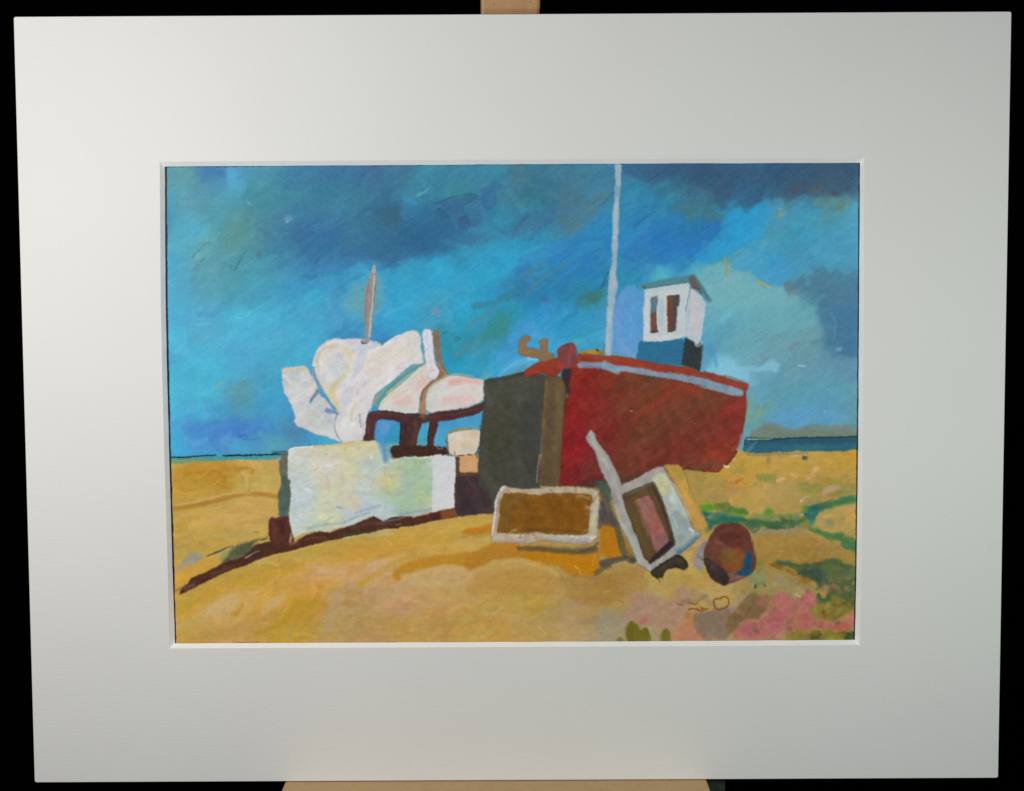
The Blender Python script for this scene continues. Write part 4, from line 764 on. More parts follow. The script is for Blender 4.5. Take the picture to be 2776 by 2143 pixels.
# blue drip down the wall's top (kept with the sky colour)
# cream bundle (11)
poly('L2 1190,112 1250,82 1300,72 1400,58 1500,62 1572,70 1570,180 1540,285 1500,345 1340,362 1212,342 1195,250', (208,198,178), .9, 1, 2, part=11, edge=((120,92,50), .6))
poly('L2 1285,372 1340,350 1520,345 1575,382 1552,460 1542,552 1440,535 1330,545 1335,460', (200,158,110), .9, 1, 2, part=11)
dab('L2 1420,240', 20, 14, 10, (204,186,140), .6, 4, clip=11); dab('L2 1300,130', 16, 10, -20, (220,212,200), .6, 3, clip=11); dab('L2 1500,110', 12, 12, 0, (214,178,146), .6, 3, clip=11); dab('L2 1430,290', 14, 7, 0, (176,196,204), .5, 3, clip=11)
stroke('L2 1240,70 1330,48 1450,50', 5, 5, (168,128,56), .8, 1.4); stroke('L2 1320,355 1380,352', 3.5, 3, (54,32,28), .9, 1); stroke('L2 1425,348 1465,348', 3.5, 3, (54,32,28), .9, 1); stroke('L2 1270,310 1275,340', 2.5, 2.5, (60,44,40), .8, 1)
stroke('L2 1560,170 1555,230 1530,270', 4, 3, (226,206,190), .6, 1.2, clip=11); stroke('L2 1570,20 1575,120 1560,260 1520,330 1530,380', 5, 4, (96,64,48), .7, 1.5)
# ---- pale wall block (9) and blue drip
k = dict(part=9, tex=2)
WALL = 'L1 1480,300 1500,282 1560,262 1760,245 2000,230 L2 0,210 100,205 200,190 300,188 360,185 460,230 500,300 560,405 700,370 880,375 1020,365 1080,345 1200,362 1270,372 1292,420 1286,600 1276,800 1285,950 1200,962 1130,985 1020,1012 950,1022 800,1052 680,1048 560,1062 460,1105 340,1052 200,1112 100,1152 0,1182 L1 2108,1172 2020,1195 1960,1230 1850,1218 1700,1232 1600,1272 1540,1312 1512,1180 1490,1100 1502,900 1510,800 1500,730 1505,640 1475,620 1476,400'
poly(WALL, (202,204,186), .8, 1, 1.5, sm=False, edge=((60,50,44), .3), **k)
WF = [(800,1230,205,208,198),(820,1300,192,202,198),(830,1360,186,200,204),(810,1400,190,204,200),(850,1440,196,206,180),(880,1240,208,204,178),(900,1260,206,202,190),(890,1320,206,206,178),(880,1380,200,202,172),(900,1420,204,200,160),(860,1460,178,198,196),
(940,1220,208,200,150),(1000,1220,204,200,160),(960,1280,204,204,164),(980,1330,188,200,200),(940,1330,200,202,172),(960,1370,208,196,158),(1000,1380,176,194,202),(950,1400,184,200,200),(1000,1260,178,198,200),(1040,1250,186,200,186),(1050,1305,205,196,138),(1040,1350,178,198,190),
(1090,1260,166,190,160),(1140,1260,162,188,156),(1160,1310,158,188,158),(1100,1320,158,184,168),(1150,1350,172,190,138),(1100,1370,160,190,162),(1060,1380,174,196,196),(1150,1380,176,186,168),(1030,1410,186,196,200),(960,1430,190,200,202),(1200,1260,206,208,210),(1210,1330,208,210,212),(1205,1380,204,202,192)]
f = field(WF, warp=12, s2=120) + (BR2 * 5 + vnoise(GX, GY, 12, 51, 6, -12) * 5)[..., None]
mm = blur((ID == 9).astype(np.float32), .6)[..., None] * .97; IMG[:] = IMG * (1 - mm) + f * mm
scumble(9, 220, 42, 9, -14, 35, a=0.45, jl=6, jc=5, tex=2)
mingle((9,), (740, 1180, 1165, 1470), 320, 24, 8, -14, 45, a=.5, reach=16, jl=7, jc=6)
k = dict(clip=9, tex=2)
poly('L2 1020,366 1080,345 1200,362 1270,372 1292,420 1286,600 1276,800 1285,950 1130,985 1015,1010 1018,800 1030,600', (206,208,210), .8, .9, 1.5, **k)
stroke('L1 1490,290 1560,264 1760,248', 5, 5, (240,240,238), .85, 1.1, **k); stroke('L1 1770,250 1900,242 2108,226 L2 100,215 300,195', 6, 5, (206,184,112), .7, 2, **k); stroke('L2 690,372 900,382 1010,372', 4, 4, (236,230,214), .8, 1.1, **k)
stroke('L1 1800,420 1900,440 1980,490 1920,550 1850,520', 9, 6, (214,212,216), .7, 2, **k); stroke('L1 1680,740 1740,760', 7, 5, (218,228,238), .7, 2, **k); dab('L2 480,650', 17, 13, 10, (206,198,146), .4, 5, **k); dab('L2 130,880', 16, 9, 30, (210,192,138), .45, 4, **k)
stroke('L1 1700,1200 1850,1150 2000,1140 2108,1130', 8, 6, (140,166,180), .6, 2.5, dry=.3, **k); stroke('L2 140,1010 300,960 420,930', 9, 6, (148,168,190), .6, 3, dry=.3, **k); stroke('L2 640,1030 800,1000 1000,970', 8, 6, (136,156,166), .7, 2, dry=.3, **k); stroke('L2 20,1120 150,1060 300,1010', 6, 4, (120,150,150), .6, 2, dry=.4, **k)
stroke('L2 430,990 460,930', 3, 2, (232,240,238), .7, 1, **k); dab('L2 320,378', 3, 3, 0, (236,240,242), .8, 1, **k); stroke('L1 1900,345 1945,342', 3, 2, (150,110,100), .6, 1, **k)
stroke('L2 460,470 500,520 560,600', 3, 2, (150,176,180), .5, 1.5, **k); stroke('L1 2040,940 2100,960', 5, 4, (120,140,160), .6, 1.8, **k)
stroke('L1 1540,640 1600,600 1620,500 1680,440', 22, 18, (184,196,198), .4, 6, **k)
poly('M2 372,1320 450,1296 530,1340 535,1400 480,1480 465,1545 500,1600 540,1700 535,1740 490,1800 470,1790 440,1700 400,1600 365,1500', (88,146,196), 1.6, .62, 2, clip=[1, 8, 9], tex=3)
poly('M2 470,1310 530,1340 535,1400 490,1460 430,1440 420,1360', (118,160,208), 2.4, .4, 2, clip=[1, 9]); stroke('M2 440,1540 470,1640 485,1760', 12, 7, (90,138,182), .6, 2, clip=9, tex=3)
poly('M2 480,1600 520,1560 640,1560 640,1590 560,1600 540,1640 560,1740 530,1700', (140,166,150), 1.6, .7, 2, clip=[1, 9]); stroke('M2 1080,1400 1060,1560 1080,1620 1130,1620 1150,1540', 3, 3, (112,160,200), .7, 1.5, clip=[1, 8]); stroke('M2 850,1500 840,1570 960,1560', 12, 9, (104,146,140), .6, 3, clip=1)
# ---- timbers (10): post, chock and the long dark baulk
k = dict(part=10, tex=3)
poly('L1 1392,350 1400,400 1372,422 1388,560 1395,700 1365,800 1370,950 1388,1075 1482,1070 1500,900 1512,780 1500,735 1503,642 1476,620 1472,500 1478,318 1420,330', (78,96,86), .8, 1, 2, **k)
poly('L1 1395,350 1478,322 1474,480 1470,580 1390,570 1375,430', (108,100,84), 2.5, .75, 3, clip=10, tex=3)
BAULK = 'B1 240,885 255,820 340,760 365,700 410,685 500,650 650,580 740,520 830,490 960,450 1040,380 1100,320 1260,285 1540,312 1600,262 1700,202 1850,170 1960,182 2050,150 L2 0,1182 100,1152 200,1112 340,1052 460,1105 560,1062 680,1048 800,1052 950,1022 1130,985 1285,950 1345,1040 1290,1062 1140,1088 1000,1112 800,1162 660,1172 620,1192 500,1192 300,1242 0,1290 L1 2108,1302 1900,1342 1700,1392 1500,1452 1300,1492 1100,1560 1000,1612 B1 980,562 850,600 650,690 450,790 265,885'
poly(BAULK, (72,44,34), .8, 1, 1.5, part=10, tex=2, sm=False)
poly('L1 1255,1105 1290,1060 1330,1075 1390,1060 1482,1052 1500,1150 1525,1240 1545,1310 1545,1390 1300,1370 1265,1280', (84,46,40), .8, 1, 1.5, part=10, tex=3)
k = dict(clip=10, tex=2)
stroke('L1 1310,1130 1330,1200 1320,1290', 10, 9, (116,66,50), .6, 2.5, clip=10, tex=3); stroke('L1 1400,1100 1420,1250', 10, 10, (60,36,34), .6, 2.5, clip=10, tex=3)
poly('L1 720,1570 800,1500 830,1420 900,1380 1010,1345 1250,1280 1240,1310 1100,1350 1050,1430 960,1500 850,1540', (70,76,58), 1.6, .9, 3, part=10, tex=2)
stroke('L1 1500,1340 1520,1260 1535,1220', 7, 4, (200,166,130), .75, 1.5, **k); stroke('L1 1500,1370 1560,1350', 9, 6, (142,90,52), .8, 2, **k); stroke('L1 1600,1330 1720,1310 1900,1290', 8, 6, (104,58,40), .6, 2.5, **k)
stroke('B1 400,740 600,660 850,560', 12, 10, (96,52,42), .6, 3, **k); stroke('B1 300,820 400,780', 9, 8, (110,84,86), .7, 2, **k); stroke('B1 990,470 1060,430 1150,390', 3.5, 2.5, (196,180,166), .8, 1, dry=.2, **k); stroke('B1 620,660 900,540', 4, 3, (128,74,44), .5, 1.5, **k)
stroke('L2 100,1190 300,1130 450,1120', 10, 9, (92,66,52), .55, 3, **k); stroke('L2 600,1120 800,1090 1100,1020', 12, 10, (88,40,32), .65, 3, **k); poly('L2 1130,985 1285,950 1345,1040 1290,1062 1140,1088', (136,84,46), 2, .8, 3, **k); stroke('L2 600,1150 660,1135', 3, 3, (190,170,150), .7, 1.2, **k)
stroke('L2 0,1270 200,1240 400,1200', 9, 5, (56,72,44), .55, 2, **k); stroke('L2 800,1055 900,1035 980,1020', 3, 2.5, (216,206,200), .7, 1.2)
stroke('B1 150,870 230,830 260,820', 5, 8, (150,110,90), .6, 2, clip=[5, 10])
stroke('L2 460,1108 620,1088 690,1055', 5, 4, (132,136,140), .6, 1.8)
scumble(10, 60, 40, 7, -18, 15, a=0.4, jl=8, jc=5, tex=2)

# ---- red boat (12)
k = dict(part=12)
poly('L2 1285,375 1330,385 1335,545 1545,550 1600,600 1720,700 1800,900 1740,1012 1580,1022 1350,1052 1290,1010 1285,800 1292,600', (70,54,58), .9, 1, 1.5, tex=3, **k)
poly('M2 1612,850 1700,822 1850,800 1900,790 2050,752 2108,742 2250,760 2330,800 2310,1000 2290,1250 2265,1500 2250,1700 2245,1900 2252,2080 1850,2100 1740,2330 1700,2330 1660,2100 1560,2060 1540,1900 1548,1700 1560,1600 1578,1400 1600,1200 1618,1000', (76,73,65), .8, 1, 1.5, tex=3, ta=3, sm=False, edge=((40,44,40), .3), **k)
poly('M2 1620,860 2108,770 2200,820 2190,1050 1640,1150', (82,81,73), 5, .5, 8, clip=12); poly('M2 1700,1100 1900,1000 1950,1400 1800,1900 1650,1900', (74,70,54), 6, .6, 8, clip=12); poly('L3 -100,-200 130,-300 120,300 100,650 -60,680', (69,66,65), 5, .5, 8, clip=12)
stroke('M2 1620,870 1800,830 2100,780', 9, 7, (60,66,62), .6, 2.5, clip=12, tex=2); dab('L2 1500,760', 14, 24, 0, (84,52,56), .6, 5, clip=12); dab('L2 1400,920', 16, 20, 0, (58,44,50), .5, 5, clip=12); stroke('L2 1330,560 1420,575 1540,565', 9, 7, (112,70,46), .8, 2, clip=12); stroke('L2 1300,400 1310,480 1300,600', 7, 6, (112,66,52), .8, 2, clip=12, tex=3); stroke('L2 1290,600 1280,800 1286,960', 4, 4, (44,28,30), .8, 1, tex=3); dab('L2 1640,970', 16, 6, -8, (112,72,74), .6, 3, clip=12); stroke('L3 130,350 105,660', 2.4, 2, (204,190,160), .8, .9)
# keel post
poly('M3 208,790 280,780 400,805 445,850 445,1100 425,1200 415,1350 400,1500 388,1660 L3 385,350 378,560 362,705 200,705 135,690 135,560 150,400 160,150 M3 160,1350 188,1120 205,950', (106,84,60), .8, 1, 1.5, tex=3, **k)
stroke('M3 230,820 300,1000 240,1400 L3 200,400 220,680', 14, 16, (92,74,54), .45, 4, clip=12, tex=3); stroke('M3 350,900 370,1200 330,1600', 18, 20, (122,96,68), .5, 4, clip=12, tex=3); stroke('M3 215,850 200,1100 180,1400', 5, 4, (136,100,46), .6, 2, clip=12, tex=3); stroke('L3 150,420 150,600', 6, 5, (130,62,50), .5, 2, clip=12, tex=3)
# hull
HULL = 'M3 465,880 490,700 600,690 800,705 1000,745 1150,735 1400,790 1700,840 2108,930 M4 200,940 400,1010 560,1030 600,960 606,1150 590,1250 560,1450 540,1560 500,1640 L4 500,300 440,380 370,465 285,545 100,530 0,518 L3 1900,520 1780,512 1560,560 1300,590 1100,660 1000,690 850,670 740,720 550,705 360,708 378,560 388,350 402,100 M3 400,1450 420,1200 460,1000 490,985'
poly(HULL, (136,50,44), .8, 1, 1.5, sm=False, edge=((70,30,30), .3), **k)
HF = [(1560,1010,156,42,36),(1600,1050,150,38,38),(1560,1120,158,32,40),(1600,1180,156,34,42),(1550,1230,158,32,42),(1540,1290,140,42,44),(1650,1130,136,48,48),(1660,1060,140,48,40),(1640,1200,140,42,44),(1700,1030,136,60,42),(1700,1080,128,62,44),(1680,1110,136,66,54),(1760,1040,116,70,46),(1760,1100,140,60,46),(1740,1160,130,58,44),(1720,1220,126,62,48),(1700,1260,120,56,42),(1780,1180,112,66,42),(1760,1250,132,54,46),
(1830,1060,146,60,44),(1830,1120,124,66,46),(1820,1190,134,52,42),(1840,1250,136,48,44),(1880,1090,128,58,44),(1900,1080,150,62,46),(1930,1090,108,66,40),(1960,1080,142,56,42),(1990,1100,152,48,44),(2010,1090,146,52,44),(1920,1140,128,60,44),(1970,1150,146,44,42),(1900,1190,134,46,42),(1950,1200,152,44,44),(2000,1180,148,44,46),(1940,1230,160,64,44),(1900,1250,130,50,44),(1880,1265,108,62,46),(1600,1270,130,46,44)]
f = field(HF, warp=12, s2=200) + np.array([-8, 1, -3]) + (BR1 * 2.5 + vnoise(GX, GY, 14, 61, 5, -40) * 4)[..., None]
m0 = np.zeros(ID.shape, np.float32); sv = IMG.copy(); ids = ID.copy(); IMG[:] = 0; hs = HGT.copy()
poly(HULL, (1, 1, 1), .6, 1, 1.5, ta=0, sm=False, h=0); mm = np.clip(IMG[..., :1], 0, 1); IMG[:] = sv * (1 - mm) + f * mm; ID[:] = ids; HGT[:] = hs
hull_mask = (mm[..., 0] > .5) & (ID == 12); ID[hull_mask] = 90
scumble(90, 300, 90, 17, -42, 20, a=0.5, jl=4, jc=2.5)
mingle((90,), (1520, 980, 2035, 1330), 300, 50, 12, -40, 30, a=.45, reach=30, jl=4, jc=3, tex=1)
k = dict(clip=90)
stroke('M3 980,1000 1060,900 1200,870 1320,870', 18, 10, (112,62,42), .6, 4, **k); stroke('M3 1200,1290 1400,1180 1550,1060 1620,980', 14, 8, (160,54,46), .5, 4, **k); stroke('M3 1180,1500 1400,1440 1560,1300 1700,1180', 16, 8, (104,62,38), .5, 4, **k); stroke('M3 1700,900 1850,960 1950,960', 16, 10, (160,58,44), .55, 4, **k); stroke('M4 30,1100 120,1080 200,1040', 14, 10, (104,66,40), .6, 4, **k); stroke('M4 380,1200 500,1140 590,1060', 20, 12, (160,44,42), .45, 5, **k)
stroke('M3 700,1180 760,1060 780,900', 20, 16, (146,42,42), .4, 5, **k); stroke('M3 1180,1195 1195,1195', 3, 3, (226,190,160), .9, .9, **k); stroke('M3 800,1480 830,1520 900,1620', 3, 2, (176,90,80), .6, 1.2, **k); stroke('M4 440,1640 500,1590 560,1500', 10, 8, (176,88,56), .5, 3, **k)
stroke('L4 0,500 100,480 220,440 300,470', 14, 12, (106,76,50), .6, 3.5, **k); stroke('L4 0,520 100,530 280,545', 3, 3, (84,28,26), .8, 1, **k); stroke('L3 550,700 720,620 860,580', 16, 12, (112,40,40), .5, 4, **k); stroke('M4 602,980 606,1150 590,1260', 2, 2, (206,180,180), .6, 1, **k)
poly('L3 560,705 720,640 760,610 860,640 960,720 1000,690 1080,640 1300,570 1300,620 1180,670 1000,800 900,760 780,740', (70,56,50), 2.5, .75, 4, clip=[90, 5], tex=2)
poly('L3 870,690 940,730 970,860 930,900 860,860 830,780', (64,98,82), 3, .7, 4, clip=[5, 90]); poly('L3 1080,660 1300,560 1350,560 1200,650', (92,74,46), 2, .6, 3, clip=90)
stroke('L4 370,470 440,390 500,310', 5, 4, (52,34,34), .75, 1.2); stroke('L4 360,475 400,480', 7, 6, (226,222,190), .85, 1.2); stroke('L4 440,405 480,395', 3, 2.4, (222,214,196), .8, 1); stroke('L4 490,285 515,290', 3, 3, (226,220,210), .8, 1)
stroke('L4 550,120 535,200 520,280', 7, 9, (128,152,178), .65, 2); stroke('L4 595,180 580,240', 3, 2, (16,40,52), .8, 1)
ID[ID == 90] = 12
k = dict(part=12)
poly('M3 -48,790 -40,745 30,690 150,630 350,592 410,620 480,660 540,640 590,545 640,520 700,545 900,562 1100,580 1300,610 1500,650 1700,680 1880,690 1950,745 2108,762 M4 100,742 300,790 500,850 625,885 628,915 600,975 540,990 300,920 0,835 M3 2108,850 1700,790 1300,730 1000,700 700,670 600,680 560,705 490,708 420,712 350,780 310,800 200,775 140,765 60,790 0,805', (158,60,42), .8, 1, 1.5, tex=2, edge=((90,40,34), .35), **k)
stroke('M3 620,560 900,600 1300,640 1700,710', 8, 7, (166,70,50), .6, 2, clip=12, tex=2); stroke('M3 150,660 300,650 380,700', 14, 12, (172,62,44), .6, 3, clip=12, tex=2); stroke('M3 1300,630 1700,700 1950,760', 8, 6, (138,62,48), .6, 2, clip=12, tex=2); stroke('M4 50,770 300,840 560,890', 7, 6, (128,70,54), .7, 2, clip=12, tex=2); stroke('M4 350,790 500,830 620,880', 4, 3, (110,96,66), .7, 1.5, tex=2)
poly('M3 570,670 620,632 750,640 900,650 1100,680 1300,705 1500,745 1700,765 1900,800 2108,842 M4 200,852 400,905 560,955 575,1000 515,1030 400,1000 200,950 0,890 M3 2090,925 1900,872 1700,842 1500,803 1300,780 1100,740 1000,752 850,715 720,705 600,705', (134,154,174), .9, 1, 2, tex=2, **k)
stroke('M3 880,660 960,690 1020,740', 20, 18, (146,176,190), .6, 3, clip=12, tex=2); stroke('M3 1150,710 1500,770 1900,830', 5, 4, (160,150,176), .6, 2, clip=12, tex=2, dry=.3); stroke('M4 500,1000 550,990', 10, 8, (146,178,190), .7, 2.5, clip=12); stroke('M3 640,690 760,690 900,725', 4, 3, (122,104,140), .6, 1.5, clip=12, tex=2)
poly('M3 345,600 340,500 380,455 520,415 555,470 572,560 540,680 440,702 380,640', (138,66,68), .9, 1, 1.5, tex=1, **k); stroke('M3 500,480 480,600 470,690', 9, 10, (150,80,86), .6, 3, clip=12, tex=3); stroke('M3 380,458 460,432 520,418', 2.4, 2, (84,40,42), .7, 1, clip=12)
poly('M3 385,760 415,710 490,705 500,790 485,860 475,900 490,985 445,1000 425,900 400,830', (60,42,48), 1, .95, 2, tex=3, **k); stroke('M3 395,745 410,710 480,705', 5, 4, (112,76,96), .7, 1.5, clip=12); stroke('M3 440,860 440,1060 420,1200', 6, 4, (70,52,34), .6, 2, clip=12, tex=3)
poly('M3 585,530 700,497 800,495 870,518 885,562 800,548 700,545 620,548', (186,144,48), .9, 1, 1.5, tex=2, **k); poly('M3 800,500 870,510 890,560 820,550', (120,120,92), 1, .9, 1, clip=12); stroke('M3 790,497 805,505', 5, 5, (60,44,40), .8, 1, clip=12); stroke('M3 630,540 660,530', 4, 4, (206,90,50), .8, 1.2, clip=12)
# anchor (15)
k = dict(part=15, tex=2)
poly('M2 2000,515 2010,430 2045,355 2110,338 2140,352 2148,385 2108,400 2090,440 M3 -16,465 60,475 135,492 150,480 138,405 200,352 238,385 218,470 235,522 300,545 315,585 250,610 190,632 150,628 110,592 0,578 -80,560 -108,525', (136,110,78), .8, 1, 1.5, edge=((90,76,60), .3), **k)
stroke('M2 2030,520 2040,420 2090,370', 8, 7, (150,112,66), .6, 2, clip=15); stroke('M3 170,420 180,560', 8, 10, (126,112,84), .6, 2.5, clip=15, tex=3)
stroke('M3 10,600 120,605', 10, 8, (128,196,218), .8, 2, clip=1); stroke('M3 0,700 60,650 130,625', 12, 6, (90,168,196), .7, 2, clip=1)
# tall mast (14)
poly('T3 1005,50 1078,50 1070,180 1064,300 1050,440 1052,560 1046,700 1040,800 1032,1000 1022,1150 1016,1300 1030,1440 1022,1500 1000,1600 990,1686 M3 985,0 975,250 968,420 962,480 950,560 890,560 885,440 900,250 905,0 T3 918,1686 920,1450 942,1300 972,1170 960,1020 965,920 972,800 978,600 995,470 1000,300', (156,178,200), .9, 1, 1.6, part=14, tex=3)
stroke('T3 1030,330 1028,400', 11, 11, (118,148,176), .65, 3, clip=14); stroke('T3 1035,80 1030,250', 8, 8, (142,170,196), .5, 3, clip=14, dry=.4, tex=3); stroke('T3 1020,500 1005,700 1000,900', 7, 8, (178,188,216), .6, 2.5, clip=14, tex=3); stroke('T3 985,1250 970,1500', 10, 12, (176,186,216), .5, 3, clip=14, tex=3); stroke('T3 1000,1050 985,1180', 5, 5, (140,162,192), .6, 2, clip=14); stroke('M3 940,80 920,300 915,520', 8, 8, (176,188,214), .6, 2.5, clip=14, tex=3)
stroke('T3 920,1380 905,1450', 4, 4, (80,84,104), .6, 1.5); stroke('M3 870,440 875,500', 6, 5, (92,110,150), .6, 2, clip=1)
# ---- wheelhouse (13)
k = dict(part=13)
poly('M3 1282,400 1500,405 1792,378 1775,600 1770,680 1500,652 1248,600 1262,500', (44,106,142), .8, 1, 1.2, tex=2, **k); stroke('M3 1330,450 1500,470 1700,440', 18, 14, (40,112,146), .5, 4, clip=13, tex=2); stroke('M3 1270,560 1500,620 1760,650', 7, 6, (44,118,136), .5, 3, clip=13, tex=2)
poly('M3 1808,362 1900,398 2005,440 1992,600 1966,745 1890,700 1763,672 1772,580 1795,400', (44,56,60), .8, 1, 1.2, tex=3, **k); stroke('M3 1940,480 1940,700', 12, 12, (52,58,52), .5, 4, clip=13, tex=3); stroke('M3 1998,460 1990,700', 3, 3, (140,146,110), .6, 1.2, tex=3)
poly('T3 1340,1492 1500,1465 1850,1405 1862,1480 1835,1600 1822,1686 M3 1812,0 1812,342 1720,372 1500,402 1330,404 1320,370 1330,0 T3 1335,1686', (188,200,202), .8, 1, 1.2, tex=3, sm=False, **k)
poly('T3 1862,1480 1905,1482 1940,1510 2030,1630 2052,1686 M3 2032,0 2005,250 2002,330 1960,425 1935,442 1900,402 1812,342 1812,0 T3 1822,1686 1835,1600', (184,194,198), .8, 1, 1.2, tex=3, sm=False, **k)
stroke('M3 1930,-60 1900,100 1920,260', 14, 18, (204,188,190), .5, 4, clip=13, tex=3); stroke('M3 1850,-100 1840,200', 9, 8, (166,184,194), .6, 3, clip=13, tex=3); stroke('M3 1980,-100 1985,200', 8, 8, (178,196,204), .6, 3, clip=13, tex=3); stroke('T3 1860,1490 1835,1600 1820,1686 M3 1812,60', 2.2, 2, (84,112,136), .8, 1, tex=3); stroke('M3 1905,410 1935,445 1975,435', 2, 2, (214,220,214), .8, .9, tex=3); stroke('M3 1910,435 1945,462 1985,440 2000,400', 2, 2, (206,212,206), .8, .9)
stroke('T3 1360,1510 1600,1480 1850,1430', 9, 9, (172,194,200), .6, 2.5, clip=13, tex=2); stroke('M3 1350,360 1550,370 1760,340', 12, 10, (204,210,210), .6, 3, clip=13, tex=2); stroke('M3 1365,-80 1365,340', 9, 9, (202,206,202), .5, 3, clip=13, tex=3)
poly('T3 1412,1580 1482,1568 1486,1686 M3 1480,0 1478,180 1490,290 1410,306 1405,180 1412,0', (112,74,66), .8, 1, 1, tex=3, sm=False, clip=13); poly('T3 1412,1578 1484,1568 1486,1686 M3 1480,60 1410,80 1412,0', (82,126,142), 1.3, .9, 1, tex=3, sm=False, clip=13)
poly('T3 1592,1560 1738,1545 1730,1686 M3 1708,0 1696,278 1598,292 1600,150 1590,60', (106,66,46), .8, 1, 1, tex=3, sm=False, clip=13); poly('T3 1660,1560 1738,1548 1732,1686 M3 1708,0 1694,276 1662,280 1650,60', (62,74,80), 1.2, .85, 1.5, tex=3, sm=False, clip=13); stroke('T3 1640,1580 1640,1686', 5, 5, (132,72,40), .6, 2, clip=13, tex=3)
stroke('M3 1410,298 1490,290', 4, 4, (22,22,22), .85, 1, clip=13); stroke('M3 1605,292 1660,286', 3.5, 3, (24,24,24), .85, 1, clip=13); stroke('M3 1484,-20 1480,130 1495,260', 2.6, 2.6, (216,220,214), .85, 1, clip=13, tex=3); stroke('M3 1592,-80 1584,60 1596,180 1592,285', 3, 3, (196,196,196), .6, 1.2, clip=13, tex=3); stroke('M3 1530,-60 1530,200', 12, 12, (160,184,190), .6, 3, clip=13, tex=3); stroke('T3 1590,1550 1740,1535', 4, 4, (206,214,216), .8, 1.2, clip=13)
poly('T3 1290,1440 1500,1385 1850,1330 1900,1312 1950,1370 2050,1530 2108,1615 2085,1650 1980,1560 1880,1470 1850,1408 1600,1440 1345,1482 1312,1475', (78,132,142), 1, 1, 1.2, tex=1, sm=False, **k)
poly('T3 1845,1345 1910,1330 1940,1400 1980,1470 1950,1500 1880,1480 1855,1420', (98,84,84), 1.5, .85, 2, clip=13); stroke('T3 1860,1470 1940,1480 1985,1530', 5, 4, (98,70,56), .8, 1.5, clip=13); stroke('T3 1315,1472 1345,1465 1350,1485', 6, 5, (112,70,54), .8, 1.5, clip=13); stroke('T3 1340,1484 1600,1440 1848,1408', 2.6, 2.6, (76,72,70), .6, 1.1, tex=2); stroke('T3 2000,1480 2060,1570', 9, 7, (56,112,122), .6, 2.5, clip=13)

k = dict(clip=[5, 12], tex=3)
poly('L3 745,650 800,640 870,700 900,800 960,900 1000,1050 1040,1200 960,1130 840,1130 812,1000 830,850 812,770', (82,78,74), 3, .8, 5, **k)
poly('L3 800,650 900,640 960,760 950,880 880,860 830,760', (66,98,86), 3.5, .6, 5, **k); stroke('L3 850,900 880,1000 860,1080', 10, 8, (62,66,84), .6, 3, **k); stroke('L3 830,790 870,860', 8, 6, (138,84,44), .6, 2.5, **k)
stroke('B3 -100,360 150,370 400,400 640,405 790,370', 13, 11, (98,84,54), .75, 3.5, clip=5, tex=2); stroke('B3 600,400 760,350 800,300', 9, 7, (74,72,80), .6, 3, clip=5)
# ---- shallow tray (16)
k = dict(part=16, tex=2)
TRAY = 'L2 1785,760 1800,715 1850,695 1900,720 2108,745 L3 40,732 170,730 210,705 300,712 400,706 500,708 640,716 745,742 812,772 822,900 806,1100 795,1285 742,1350 640,1375 400,1345 200,1322 0,1362 L2 2050,1362 1900,1345 1700,1345 1690,1262 1720,1050 1738,880'
poly(TRAY, (178,168,158), .9, 1, 2, sm=False, edge=((90,78,64), .3), **k)
poly('L2 1835,785 1900,780 2108,790 L3 0,800 170,800 250,785 500,780 700,790 738,835 720,1000 700,1130 688,1250 590,1272 300,1255 100,1235 0,1245 L2 2000,1248 1760,1240 1785,1000 1808,850', (126,84,30), 1, 1, 2.5, sm=False, **k)
poly('L2 1850,800 2080,800 2000,900 1900,1180 1780,1220 1800,1000', (112,86,42), 4, .6, 6, clip=16); poly('L3 150,850 600,810 700,900 600,1150 200,1100', (130,80,20), 6, .5, 9, clip=16); stroke('L3 200,800 450,800 700,810', 7, 6, (128,84,50), .6, 2.5, clip=16, tex=2); stroke('L3 0,1200 300,1200 600,1230', 8, 6, (100,66,34), .6, 3, clip=16, tex=2); stroke('L2 1980,860 2060,880', 12, 10, (92,78,50), .5, 4, clip=16); stroke('L3 40,1100 50,1070 90,1060', 2.5, 2, (90,52,30), .7, 1.2, clip=16)
stroke('L2 1840,710 1790,760 1745,900 1725,1060 1700,1260', 7, 5, (214,210,216), .85, 1.5, clip=16, tex=3); stroke('L2 1800,780 1770,980 1745,1200', 7, 7, (152,132,108), .5, 3, clip=16, tex=3); stroke('L2 1900,745 2108,770 L3 100,765', 8, 7, (190,164,128), .6, 2.5, clip=16, tex=2); stroke('L3 250,745 500,735 720,770', 8, 8, (184,162,126), .6, 3, clip=16, tex=2); stroke('L3 780,800 790,900 770,1050', 8, 9, (186,190,176), .7, 2.5, clip=16, tex=3); stroke('L3 770,1060 740,1180 740,1260', 11, 11, (190,186,128), .75, 2.5, clip=16, tex=3)
stroke('L2 1750,1290 1900,1270 2108,1280', 9, 8, (196,172,150), .6, 3, clip=16, tex=2); stroke('L2 1900,1265 2060,1268', 2.4, 2, (222,212,206), .8, 1.1, clip=16, dry=.2); stroke('L3 0,1310 200,1290', 12, 10, (190,166,134), .6, 3, clip=16, tex=2); stroke('L3 200,1270 500,1285 740,1290', 7, 7, (178,194,188), .7, 2, clip=16, tex=2); stroke('L3 500,1275 580,1300', 4, 3, (226,232,230), .85, 1, clip=16); stroke('L3 730,1300 780,1278', 4, 4, (224,224,232), .8, 1.2, clip=16); stroke('L3 250,1330 500,1350 700,1350', 6, 5, (160,140,156), .6, 2, clip=16, tex=2); stroke('L2 1720,1320 1900,1330 2100,1345', 5, 4, (176,142,134), .6, 2, clip=16, tex=2)
scumble(16, 60, 30, 6, 0, 60, a=0.35, jl=8, jc=5)
